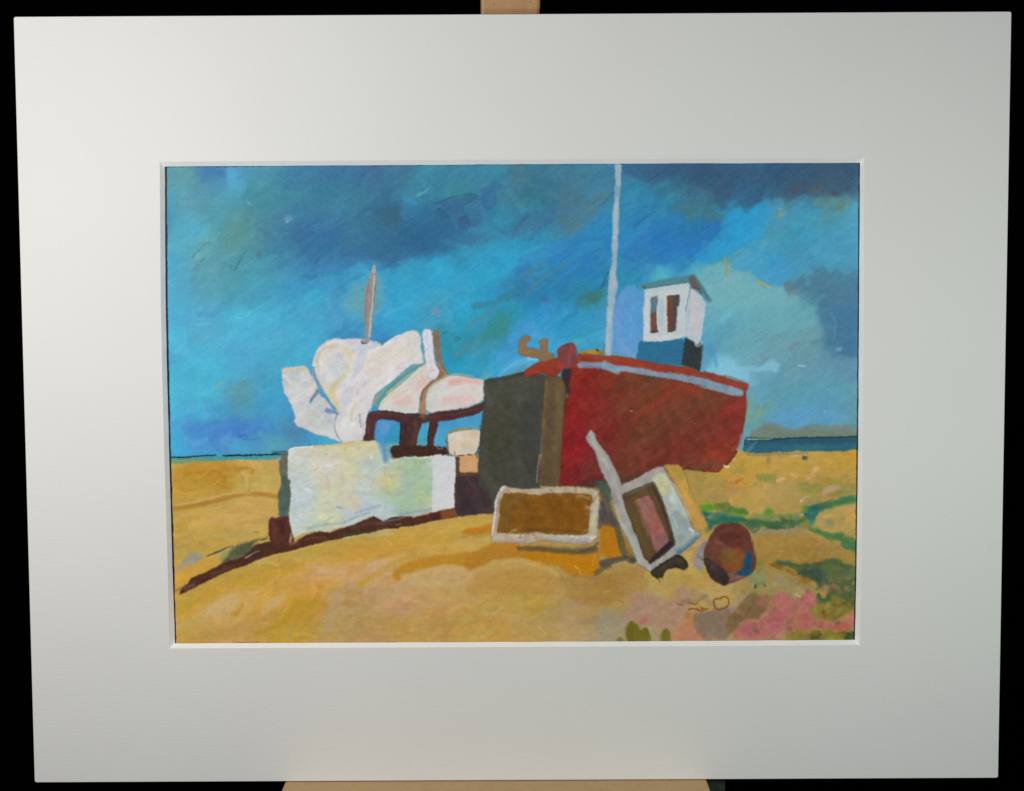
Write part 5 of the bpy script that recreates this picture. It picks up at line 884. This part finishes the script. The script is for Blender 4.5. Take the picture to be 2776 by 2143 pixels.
# ---- tilted crate and its upright (17)
k = dict(part=17, tex=3)
poly('L3 1560,475 1600,456 1740,465 1790,550 1835,680 1900,850 1960,950 2010,1050 2068,1162 2030,1205 1900,1212 1850,1100 1780,930 1700,780 1690,700 1600,560', (184,146,78), .9, 1, 1.5, edge=((130,96,50), .4), **k)
stroke('L3 1620,500 1740,680 1850,900', 10, 8, (206,162,76), .5, 3, clip=17, tex=3); stroke('L3 1780,560 1880,860 2000,1060', 5, 4, (178,142,86), .5, 2, clip=17, tex=3)
poly('L3 660,150 690,90 722,58 768,92 800,190 850,260 930,360 970,440 1012,530 1050,600 1078,692 1180,660 1350,560 1480,485 1560,482 1620,600 1700,700 1702,780 1800,950 1872,1150 1990,1262 1900,1352 1740,1490 1600,1560 1432,1682 1375,1672 1262,1600 1230,1500 1180,1380 1100,1230 1040,1100 990,950 970,850 950,730 900,650 825,500 790,370 740,270 672,180', (162,160,163), .9, 1, 1.5, sm=False, edge=((86,70,66), .35), **k)
stroke('L3 720,100 760,220 830,340 900,480', 9, 12, (184,182,176), .6, 3, clip=17, tex=3); stroke('L3 860,460 960,640 1010,800 1030,920', 14, 14, (158,146,154), .5, 4, clip=17, tex=3); stroke('L3 1000,950 1080,1150 1200,1380 1290,1580', 10, 12, (174,170,176), .5, 3, clip=17, tex=3); stroke('L3 1090,1140 1180,1300 1220,1440', 9, 9, (160,172,176), .5, 3, clip=17, tex=3); stroke('L3 1020,960 1060,1100', 6, 5, (180,166,120), .7, 1.8, clip=17, tex=3)
stroke('L3 1120,690 1300,620 1500,510', 7, 7, (186,160,172), .6, 2.5, clip=17); stroke('L3 1100,680 1200,652 1340,568 1450,500', 3, 2.6, (224,206,200), .8, 1.1, clip=17); stroke('L3 1600,620 1690,740', 8, 7, (186,140,146), .7, 2.5, clip=17, tex=3); dab('L3 1030,790', 14, 9, 0, (158,146,160), .5, 3, clip=17)
poly('L3 1430,612 1545,560 1600,605 1650,700 1720,800 1790,950 1850,1130 1900,1205 1890,1265 1760,1260 1650,1250 1600,1080 1560,950 1500,800', (178,190,192), .9, 1, 1.5, clip=17, tex=3)
poly('L3 1430,612 1545,560 1610,640 1650,760 1540,820 1490,770', (196,196,156), 2.2, .9, 3, clip=17, tex=3); poly('L3 1600,1080 1700,960 1830,1100 1890,1260 1760,1350 1690,1400 1640,1240', (144,160,170), 3, .8, 5, clip=17, tex=1); stroke('L3 1630,900 1740,940 1800,1060', 14, 12, (158,172,180), .5, 4, clip=17, tex=3); stroke('L3 1660,1060 1720,1180', 2.6, 2, (206,222,224), .8, 1, clip=17, tex=3); stroke('L3 1850,1190 1895,1220', 5, 5, (214,226,232), .8, 1.5, clip=17); stroke('L3 1700,720 1800,920 1860,1100', 4, 4, (198,176,176), .6, 1.8, clip=17, tex=3); stroke('L3 1620,750 1640,850', 10, 10, (182,196,204), .5, 3, clip=17, tex=3)
poly('L3 1980,1268 1900,1352 1740,1492 1700,1460 1850,1360 1920,1285', (62,112,148), 1.6, .85, 2.5, clip=17, tex=1); stroke('L3 1700,1440 1850,1340 1940,1280', 9, 6, (104,142,172), .6, 2.5, clip=17)
poly('L3 1090,802 1180,760 1430,665 1480,760 1540,900 1600,1080 1650,1250 1682,1370 1550,1490 1410,1586 1340,1530 1282,1370 1200,1170 1120,950', (92,72,48), .9, 1, 1.5, clip=17, tex=3, edge=((44,34,30), .5), sm=False)
stroke('L3 1440,690 1520,870 1600,1100 1660,1330', 14, 12, (64,50,42), .65, 3, clip=17, tex=3); poly('L3 1400,1560 1560,1370 1610,1330 1682,1370 1550,1490 1410,1586', (42,34,42), 1.6, .9, 2, clip=17); stroke('L3 1140,900 1260,1180 1400,1480', 14, 16, (104,82,46), .5, 4, clip=17, tex=3); stroke('L3 1100,810 1260,750 1420,680', 7, 6, (110,94,92), .6, 2.5, clip=17)
poly('L3 1235,862 1300,840 1385,812 1440,900 1500,1050 1560,1200 1612,1330 1480,1456 1440,1400 1400,1270 1330,1100 1280,950', (146,98,96), 1.3, 1, 2, clip=17, tex=3); poly('L3 1400,1020 1450,1000 1540,1180 1560,1250 1430,1300 1390,1180', (164,90,84), 3, .55, 4, clip=17, tex=1); stroke('L3 1290,880 1380,1000', 14, 12, (156,116,106), .5, 3, clip=17, tex=3); stroke('L3 1470,1190 1540,1150', 5, 4, (118,92,116), .6, 2, clip=17); stroke('L3 1460,1320 1560,1240', 5, 4, (124,96,122), .6, 2, clip=17); stroke('L3 1480,1420 1580,1340', 12, 12, (146,98,124), .5, 3, clip=17); stroke('L3 1240,880 1300,1040 1380,1260', 8, 8, (126,92,72), .6, 2.5, clip=17, tex=3)
poly('B3 1408,640 1440,600 1560,520 1700,440 1760,458 1820,520 1828,580 1785,608 1690,580 1600,602 1562,640 1552,688 1480,694 1430,672', (60,52,44), .8, 1, 1.5, tex=1, part=17, edge=((20,18,18), .6)); stroke('B3 1560,580 1680,500 1760,520', 9, 8, (76,68,52), .6, 3, clip=17); stroke('B3 1465,700 1485,718', 3, 2, (20,18,14), .9, 1); stroke('B3 1495,705 1515,745', 2.6, 2, (24,20,16), .85, 1); stroke('B3 1540,690 1552,705', 2.4, 2, (24,20,16), .8, 1)
# ---- rusty drum (18)
poly('B4 -4,550 20,435 75,325 150,268 168,305 130,420 100,480 105,600 62,610 30,590', (138,131,137), 1.2, 1, 2, part=18, tex=3)
poly('B4 115,440 150,330 190,220 260,120 380,72 500,80 600,130 660,230 700,380 716,500 700,590 640,660 520,722 400,762 300,720 200,640 130,540', (98,58,45), .9, 1, 2, part=18, tex=1, edge=((60,30,28), .4))
poly('B4 140,360 220,230 330,250 400,350 480,380 400,420 300,400 280,500 330,590 240,520 150,460', (112,66,56), 2.5, .7, 5, clip=18); stroke('B4 260,280 380,340 500,370', 10, 9, (140,84,88), .6, 3, clip=18); poly('B4 300,220 420,160 560,200 560,340 480,370 400,340 330,280', (88,42,34), 2.5, .8, 4, clip=18); stroke('B4 500,340 560,390 600,400', 10, 8, (128,60,48), .5, 3, clip=18); stroke('B4 240,150 380,100 520,110 620,200 680,360', 12, 10, (92,48,42), .5, 3, clip=18); stroke('B4 600,140 670,260 700,400', 8, 8, (124,64,46), .5, 3, clip=18)
poly('B4 290,420 380,370 460,360 560,400 580,470 560,600 480,640 380,620 320,540', (128,82,38), 2.2, .85, 4, clip=18); dab('B4 400,430', 14, 20, 10, (112,92,48), .7, 4, clip=18); dab('B4 420,590', 20, 8, 10, (140,74,36), .6, 3, clip=18); dab('B4 420,690', 26, 14, -10, (132,98,84), .75, 3, clip=18); dab('B4 560,690', 18, 9, -20, (136,104,84), .7, 3, clip=18)
poly('B4 108,480 160,462 250,530 340,600 398,660 408,725 370,790 300,772 220,722 150,620', (60,46,44), .9, 1, 1.5, tex=1, part=18); dab('B4 230,580', 22, 9, 45, (78,58,54), .6, 3, clip=18)
poly('B4 580,490 602,405 640,400 666,470 655,600 632,660 560,680 490,660 475,645 530,620 572,590', (28,74,106), .9, 1, 1.5, tex=3, part=18); stroke('B4 630,430 620,600', 6, 6, (24,62,88), .6, 2, clip=18)
stroke('B4 660,210 670,290', 2.6, 2, (176,176,130), .8, 1); stroke('B4 695,340 702,440', 2.4, 2, (180,180,136), .7, 1); stroke('B4 0,340 60,300 140,275', 5, 3, (206,160,140), .7, 1.5, clip=[5, 19])
scumble(18, 50, 24, 7, -40, 50, a=0.35, jl=7, jc=5)

tn = vnoise(GX, GY, 20, 211, 9, -30) * .018 + vnoise(GX, GY, 11, 212) * .010 + vnoise(GX, GY, 6, 213, 4, 20) * .008
tn2 = vnoise(GX, GY, 16, 214) * .05 + vnoise(GX, GY, 34, 215, 12, 70) * .05
own = blur(np.isin(ID, (8, 10, 12, 16, 17, 18)).astype(np.float32), 1); IMG *= (1 + tn * (1 - .5 * (ID == 1)) + tn2 * own)[..., None]
# bristles drag the wet colours: broken, slightly ragged edges
vx = (vnoise(GX, GY, 3.6, 201) + vnoise(GX, GY, 8, 202) * .6) * 1.25; vy = (vnoise(GX, GY, 3.6, 203) + vnoise(GX, GY, 8, 204) * .6) * 1.25
jx = np.clip(np.rint(np.arange(NX)[None, :] + vx), 0, NX - 1).astype(int); jy = np.clip(np.rint(np.arange(NY)[:, None] + vy), 0, NY - 1).astype(int)
mixw = (0.40 + 0.30 * vnoise(GX, GY, 30, 205))[..., None]; IMG[:] = IMG * (1 - mixw) + IMG[jy, jx] * mixw
for c_ in range(3): IMG[..., c_] = blur(IMG[..., c_], 0.5)
# ---- shade of the mount's recess, painted dark along the sheet's edge (22)
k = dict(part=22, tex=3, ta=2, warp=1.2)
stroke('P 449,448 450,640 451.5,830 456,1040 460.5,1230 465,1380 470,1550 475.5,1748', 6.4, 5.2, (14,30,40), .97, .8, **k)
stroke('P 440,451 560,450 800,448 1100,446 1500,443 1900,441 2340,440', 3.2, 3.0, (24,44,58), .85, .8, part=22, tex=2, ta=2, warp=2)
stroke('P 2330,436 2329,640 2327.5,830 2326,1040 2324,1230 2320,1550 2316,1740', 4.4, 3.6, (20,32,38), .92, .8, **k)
for q in [(640, 700), (1010, 1075), (1500, 1560), (1800, 1880), (2140, 2200)]:
    stroke('P %d,1742 %d,1740' % q, 1.6, 1.6, (70, 64, 44), .6, .8)

TONE = {5: (.965, .955, .92), 19: (.95, .97, .9), 20: (.95, .95, .94), 12: (.91, .95, .94), 1: (.96, 1.035, 1.03), 14: (.97, .99, .94), 17: (.97, .98, .92), 16: (.98, .98, .94), 18: (.98, 1, 1), 6: (1, 1, .99)}
for k_, v_ in TONE.items():
    q = blur((ID == k_).astype(np.float32), .7)[..., None]; IMG *= 1 + q * (np.array(v_, np.float32) - 1)
# paper grain, flecks of dry paint
g1 = vnoise(GX, GY, 2.4, 91, 1.9) + vnoise(GX, GY, 4.5, 92)
mot = vnoise(GX, GY, 7, 96, 5, -20) + vnoise(GX, GY, 13, 97, 8, 25) * .8
IMG += g1[..., None] * 2.2 + mot[..., None] * 1.5
fl = (vnoise(GX, GY, 3.0, 93, 2.2) > .93) & (vnoise(GX, GY, 40, 94) > -.3); IMG += blur(fl.astype(np.float32), .6)[..., None] * 26
fd = vnoise(GX, GY, 2.6, 95, 2.2) < -.94; IMG -= blur(fd.astype(np.float32), .6)[..., None] * 24

LAMPS = [('lamp_left', (-0.34, 0.15, 0.50), (-0.12, 0.04, 0), 0.10, 2.89, (1.0, 0.975, 0.94)),
         ('cool_fill_right', (0.30, 0.0, 0.44), (0.18, 0, 0), 0.12, 1.03, (0.92, 1.0, 0.955))]  # right one is a cool fill disc, added out of view
WORLD = 0.02
LIGHT_X = [520, 740, 960, 1180, 1400, 1620, 1840, 2060, 2260]
LIGHT_Y = [500, 700, 900, 1100, 1300, 1500, 1690]
LIGHT_T = [[[1.153, 1.151, 1.104], [1.087, 1.091, 1.047], [1.019, 1.028, 0.985], [0.957, 0.974, 0.932], [0.904, 0.928, 0.887], [0.863, 0.894, 0.854], [0.830, 0.869, 0.829], [0.802, 0.849, 0.808], [0.792, 0.845, 0.803]], [[1.128, 1.126, 1.081], [1.063, 1.067, 1.023], [1.002, 1.012, 0.969], [0.945, 0.963, 0.921], [0.898, 0.923, 0.883], [0.862, 0.895, 0.855], [0.835, 0.878, 0.836], [0.817, 0.867, 0.824], [0.809, 0.865, 0.822]], [[1.088, 1.088, 1.044], [1.036, 1.041, 0.998], [0.982, 0.993, 0.952], [0.931, 0.949, 0.908], [0.890, 0.916, 0.875], [0.860, 0.894, 0.853], [0.838, 0.882, 0.840], [0.823, 0.875, 0.832], [0.821, 0.881, 0.836]], [[1.034, 1.035, 0.992], [0.990, 0.996, 0.954], [0.944, 0.956, 0.915], [0.904, 0.923, 0.882], [0.869, 0.895, 0.855], [0.843, 0.879, 0.837], [0.826, 0.871, 0.829], [0.814, 0.867, 0.823], [0.816, 0.876, 0.831]], [[0.970, 0.972, 0.932], [0.933, 0.940, 0.900], [0.896, 0.908, 0.869], [0.863, 0.882, 0.842], [0.835, 0.862, 0.822], [0.814, 0.849, 0.809], [0.802, 0.846, 0.804], [0.791, 0.843, 0.801], [0.794, 0.852, 0.809]], [[0.898, 0.901, 0.864], [0.867, 0.874, 0.836], [0.843, 0.855, 0.817], [0.815, 0.832, 0.794], [0.792, 0.816, 0.777], [0.778, 0.811, 0.771], [0.763, 0.804, 0.764], [0.755, 0.804, 0.764], [0.756, 0.811, 0.769]], [[0.841, 0.845, 0.809], [0.816, 0.822, 0.786], [0.798, 0.809, 0.772], [0.779, 0.796, 0.757], [0.760, 0.783, 0.744], [0.746, 0.776, 0.737], [0.735, 0.774, 0.735], [0.726, 0.773, 0.734], [0.723, 0.776, 0.736]]]

# ================================================================== BUILD
NAMES = {1: ('painted_sky', 'stormy blue painted sky with dark clouds'), 2: ('painted_sea', 'thin teal strip of sea at the left'),
         3: ('painted_headland', 'low grey green headland'), 4: ('painted_sea', 'dark blue strip of sea at the right'), 5: ('painted_beach', 'ochre sand with pink and amber patches'),
         6: ('painted_white_boat', 'white boat under pale covers'), 7: ('painted_mast', 'short brown mast of the white boat'), 8: ('painted_trestle', 'dark brown trestle under the white boat'),
         9: ('painted_wall', 'pale green and cream block in front of the white boat'), 10: ('painted_timber', 'dark post and long baulk on the sand'), 11: ('painted_bundle', 'cream bundle between the boats'),
         12: ('painted_fishing_boat', 'red fishing boat with a dark stern'), 13: ('painted_wheelhouse', 'white wheelhouse with two windows and a teal roof'), 14: ('painted_mast', 'tall pale blue mast of the red boat'),
         15: ('painted_anchor', 'brown anchor on the bow of the red boat'), 16: ('painted_tray', 'shallow brown tray with a pale rim'), 17: ('painted_crate', 'tilted pale crate with an upright post'),
         18: ('painted_drum', 'rusty round drum with a blue hook'), 19: ('painted_plants', 'green and olive plants'), 23: ('painted_plants', 'small olive tufts at the lower edge of the picture'), 20: ('painted_flowers', 'pink flowers'), 21: ('painted_signature', 'small brown scribbled signature'),
         22: ('painted_edge_shade', 'shade beside the mount opening, painted as a dark line')}

# how strongly the room's light falls on each spot of the board (measured on a plain white sheet), so that the
# colours traced from the photograph become the paint's own colours
LX = np.array(LIGHT_X, float); LY = np.array(LIGHT_Y, float); LT = np.array(LIGHT_T, float)


def light_at(x, y):
    ix = np.clip(np.interp(x, LX, np.arange(len(LX))), 0, len(LX) - 1.001); iy = np.clip(np.interp(y, LY, np.arange(len(LY))), 0, len(LY) - 1.001)
    a = ix.astype(int); b = iy.astype(int); fx = (ix - a)[..., None]; fy = (iy - b)[..., None]
    return LT[b, a] * (1 - fx) * (1 - fy) + LT[b, a + 1] * fx * (1 - fy) + LT[b + 1, a] * (1 - fx) * fy + LT[b + 1, a + 1] * fx * fy


srgb = np.clip(IMG / 255.0, 0.0, 1)
lin = np.where(srgb <= 0.04045, srgb / 12.92, ((srgb + 0.055) / 1.055) ** 2.4)
alb = np.clip((lin - 0.0065) / light_at(GX, GY), 0.002, 0.9)

M_MOUNT, M_CORE, M_PAINT, M_CLOTH = mat_mount(), mat_core(), mat_paint(), mat_cloth()
M_WOOD = mat_wood('beech_easel_wood', (0.33, 0.175, 0.070), (0.50, 0.29, 0.13)); M_LEDGE = mat_wood('pale_ledge_wood', (0.44, 0.27, 0.105), (0.57, 0.37, 0.165))
M_GREEN = mat_plain('dark_green_enamel', (0.020, 0.028, 0.012)); M_TIN = mat_plain('dull_metal', (0.35, 0.36, 0.33), 0.4)
M_PAPER = mat_plain('backing_card', (0.55, 0.5, 0.42), 0.9)

# ---- the mounted picture
top = empty('mounted_painting', 'painting of two beached boats in a wide off-white window mount', 'painting', B2W)
TH = 0.0029                                                    # thickness of the mount card
Z_SHEET = -TH - 0.0002
# outline of the mount with softly knocked corners
cn = unproj([36, 2740, 2706, 97], [42, 31, 2110, 2121]); hw = 0.254; hh = BOARD_H / 2


def rrect(w, h, r, n=5):
    o = []
    for cx, cy, a0 in ((w - r, h - r, 0), (-w + r, h - r, 90), (-w + r, -h + r, 180), (w - r, -h + r, 270)):
        for i in range(n + 1):
            a = math.radians(a0 + 90 * i / n); o.append((cx + r * math.cos(a), cy + r * math.sin(a)))
    return o


OPL = [(433, 438), (434.5, 640), (436, 830), (440.5, 1040), (445.5, 1230), (450, 1380), (455, 1550), (459, 1757)]
IPL = [(447, 450.5), (447.8, 640), (449.5, 830), (453.5, 1040), (458.5, 1230), (463, 1380), (468, 1550), (474.5, 1743.5)]
OPB = [(927, 1755.5), (1430, 1753), (1880, 1751)]; IPB = [(930, 1741.6), (1430, 1739.5), (1880, 1737)]
OPR = [(2331, 1748), (2335, 1550), (2339, 1230), (2340.5, 1040), (2342, 830), (2342.5, 640), (2343, 428)]
IPR = [(2317.5, 1734), (2321.8, 1550), (2326, 1230), (2327.5, 1040), (2329, 830), (2330, 640), (2331.5, 441)]
OPT = [(1880, 429), (1430, 431.5), (930, 434.5)]; IPT = [(1880, 442), (1430, 444.5), (930, 447.8)]
opx, ipx = OPL + OPB + OPR + OPT, IPL + IPB + IPR + IPT


def densify(p, n):
    o = []
    for i in range(len(p)):
        a, c = np.array(p[i]), np.array(p[(i + 1) % len(p)])
        for t in range(n): o.append(a + (c - a) * t / n)
    return np.array(o)


NS = 8
oq, iq = densify(opx, NS), densify(ipx, NS)
op = unproj(oq[:, 0], oq[:, 1])[:, :2]; ip = unproj(iq[:, 0], iq[:, 1], -TH)[:, :2]
outer = rrect(hw, hh, 0.0011)
import bmesh
from mathutils.geometry import tessellate_polygon
# window mount: face, outer edge and back in one mesh
rin = rrect(hw - .00015, hh - .00015, 0.0010)
no, ni = len(rin), len(op)
fl2 = [Vector((x, y, 0)) for x, y in rin]; hl2 = [Vector((x, y, 0)) for x, y in op][::-1]
tri = tessellate_polygon([fl2, hl2])
vs = [(x, y, 0) for x, y in rin] + [(x, y, 0) for x, y in op[::-1]] + [(x, y, -0.0002) for x, y in outer] + [(x, y, -TH) for x, y in outer] + [(x, y, -TH - 0.00002) for x, y in op[::-1]]
fs = [tuple(t) for t in tri]
s2, s3 = no + ni, 2 * no + ni
for i in range(no):
    j = (i + 1) % no; fs.append((i, s2 + i, s2 + j, j)); fs.append((s2 + i, s3 + i, s3 + j, s2 + j))
fs += [tuple((t + s3 if t < no else t - no + s3 + no) for t in tt)[::-1] for tt in tri]
mount = new_obj('window_mount', vs, fs, M_MOUNT, top)
b_ = bmesh.new(); b_.from_mesh(mount.data); bmesh.ops.recalc_face_normals(b_, faces=b_.faces); b_.to_mesh(mount.data); b_.free()
# bevel-cut core of the card; its lower edge wavers a little like a knife cut
r = np.random.default_rng(5)
v = [(x, y, 0) for x, y in op] + [(x, y, -TH) for x, y in ip + r.normal(0, 0.00004, ip.shape)]
f = [(i, ni + i, ni + (i + 1) % ni, (i + 1) % ni) for i in range(ni)]
cut = new_obj('bevel_cut', v, [q[::-1] for q in f], M_CORE, mount)
b_ = bmesh.new(); b_.from_mesh(cut.data); bmesh.ops.recalc_face_normals(b_, faces=b_.faces); b_.to_mesh(cut.data); b_.free()
cut['label'] = 'bright bevelled edge of the mount opening'

# painted sheet: grid split by what is painted there
XY = unproj(GX, GY, Z_SHEET)
hz = blur(HGT, 0.8); hz = hz + BR1 * 0.12
Z = np.clip(hz, -0.5, 2.5) * 0.00005
V = XY.copy(); V[..., 2] = Z_SHEET - 0.00022 + Z
V = V.reshape(-1, 3).astype(np.float32); CA = np.concatenate([alb, np.ones(alb.shape[:2] + (1,))], -1).reshape(-1, 4).astype(np.float32)
sheet = box('painting', unproj(400, 400)[0], unproj(2370, 400)[0], unproj(1300, 1790)[1], unproj(1300, 400)[1], Z_SHEET - 0.0012, Z_SHEET - 0.0006, M_PAPER, top)
sheet['label'] = 'painting on paper of a red and a white boat drawn up on a yellow beach'
fid = ID[:-1, :-1]
idx = np.arange(NX * NY).reshape(NY, NX)
quad = np.stack([idx[:-1, :-1], idx[1:, :-1], idx[1:, 1:], idx[:-1, 1:]], -1)
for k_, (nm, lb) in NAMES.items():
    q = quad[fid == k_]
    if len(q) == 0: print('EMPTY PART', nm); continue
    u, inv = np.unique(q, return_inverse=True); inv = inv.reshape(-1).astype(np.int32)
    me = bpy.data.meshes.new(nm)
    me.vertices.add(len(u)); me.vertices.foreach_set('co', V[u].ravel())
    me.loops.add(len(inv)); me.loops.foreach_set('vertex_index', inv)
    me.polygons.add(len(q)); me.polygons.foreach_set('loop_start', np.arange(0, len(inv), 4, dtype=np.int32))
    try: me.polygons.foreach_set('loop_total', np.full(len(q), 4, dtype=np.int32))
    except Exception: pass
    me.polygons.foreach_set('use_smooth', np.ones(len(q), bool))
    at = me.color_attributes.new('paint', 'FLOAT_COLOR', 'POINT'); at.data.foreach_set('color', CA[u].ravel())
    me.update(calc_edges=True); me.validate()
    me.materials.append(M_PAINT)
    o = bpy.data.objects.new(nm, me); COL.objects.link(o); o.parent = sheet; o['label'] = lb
backing = box('backing_board', -hw + .0004, hw - .0004, -hh + .0004, hh - .0004, -0.0070, Z_SHEET - 0.0013, M_PAPER, top)

# ---- wooden easel
ez = empty('easel', 'pale wooden easel holding the mount from behind and below', 'easel', B2W)
mx0, mx1 = unproj(1304, 10, -0.02)[0], unproj(1464, 10, -0.02)[0]
mast = box('mast', mx0, mx1, -0.42, 0.42, -0.030, -0.0085, M_WOOD, ez, 0.0018)
yl = -hh - 0.0004
lx0, lx1 = unproj(772, 2124)[0], unproj(1917, 2120)[0]
ledge = box('ledge', lx0, lx1, yl - 0.014, yl, -0.03, 0.045, M_LEDGE, ez, 0.0012)
lip = box('ledge_support', -0.03, 0.03, yl - 0.05, yl - 0.0145, -0.0080, 0.012, M_WOOD, ez, 0.0015)
# screw bracket under the ledge's right end
b0 = unproj(1915, 2121, -0.010)[0]; b1 = unproj(1966, 2121, -0.010)[0]
br = box('bracket', b0, b1, yl - 0.030, yl + 0.002, -0.020, -0.0085, M_GREEN, ez, 0.001)
# back leg and foot rail, hidden behind the mount from the front
def bar(name, p0, p1, w, mat, parent):
    p0, p1 = Vector(p0), Vector(p1); d = (p1 - p0).normalized(); s = d.cross(Vector((0, 1, 0))).normalized() if abs(d.y) < .9 else Vector((1, 0, 0)); t = d.cross(s)
    v = [p + s * a * w + t * c * w for p in (p0, p1) for a, c in ((-1, -1), (1, -1), (1, 1), (-1, 1))]
    f = [(0, 1, 2, 3), (7, 6, 5, 4), (0, 4, 5, 1), (1, 5, 6, 2), (2, 6, 7, 3), (3, 7, 4, 0)]
    return bevel(new_obj(name, v, f, mat, parent), 0.0015)
bar('back_leg', (0, 0.12, -0.042), (0, -0.40, -0.26), 0.011, M_WOOD, ez)
bar('foot_rail', (-0.19, -0.415, -0.042), (0.19, -0.415, -0.042), 0.011, M_WOOD, ez)

# ---- black cloth hung behind and swept under the easel
prof = [(-2.2, -0.47)]
ND, NW = 60, 60
cv = []; cf = []
zf = 1.0 - 0.425
pr = []
for i in range(ND + 1):
    t = i / ND
    if t < .45: pr.append((-1.3 + (1.3 + 0.55) * t / .45, zf))
    elif t < .6:
        a = (t - .45) / .15 * math.pi / 2; pr.append((0.55 + .18 * math.sin(a), zf + .18 * (1 - math.cos(a))))
    else: pr.append((0.73, zf + .18 + (t - .6) / .4 * 1.7))
for i, (y, z) in enumerate(pr):
    for j in range(NW + 1):
        x = -1.6 + 3.2 * j / NW; w = 0.010 * math.sin(j * .83 + .6 * math.sin(i * .21)) * min(1, i / 20)
        cv.append((x, y + (w if i > ND * .5 else 0), z + (0 if i > ND * .5 else w * .3)))
for i in range(ND):
    for j in range(NW): a = i * (NW + 1) + j; cf.append((a, a + 1, a + NW + 2, a + NW + 1))
cl = new_obj('backdrop', cv, cf, M_CLOTH, None, True); cl['kind'] = 'structure'; cl['label'] = 'black cloth behind and under the easel'

# ------------------------------------------------------------------ light: a lamp close on the left, an added cool fill on the right
def area(name, loc, target, size, power, col):
    L = bpy.data.lights.new(name, 'AREA'); L.shape = 'DISK'; L.size = size; L.energy = power; L.color = col
    o = bpy.data.objects.new(name, L); COL.objects.link(o)
    p = B2W @ Vector(loc); q = B2W @ Vector(target); o.location = p; o.rotation_euler = (q - p).to_track_quat('-Z', 'Y').to_euler(); return o


for i, a in enumerate(LAMPS):
    area(*a)
w = bpy.data.worlds.new('World'); S.world = w; w.use_nodes = True
w.node_tree.nodes['Background'].inputs[0].default_value = (0.55, 0.62, 0.7, 1); w.node_tree.nodes['Background'].inputs[1].default_value = WORLD

# ------------------------------------------------------------------ camera
cd = bpy.data.cameras.new('camera'); cam = bpy.data.objects.new('camera', cd); COL.objects.link(cam)
R = Matrix(RC.tolist()).transposed().to_4x4()                    # camera axes in board space
cam.matrix_world = B2W @ Matrix.Translation(CAM.tolist()) @ R
cd.sensor_fit = 'HORIZONTAL'; cd.sensor_width = 36; cd.lens = 36 * PF / PW; cd.clip_start = 0.05; cd.clip_end = 50
S.camera = cam
S.view_settings.view_transform = 'Standard'; S.view_settings.look = 'None'; S.view_settings.gamma = 1; S.view_settings.exposure = 0; S.view_settings.use_curve_mapping = False
S.cycles.max_bounces = 6
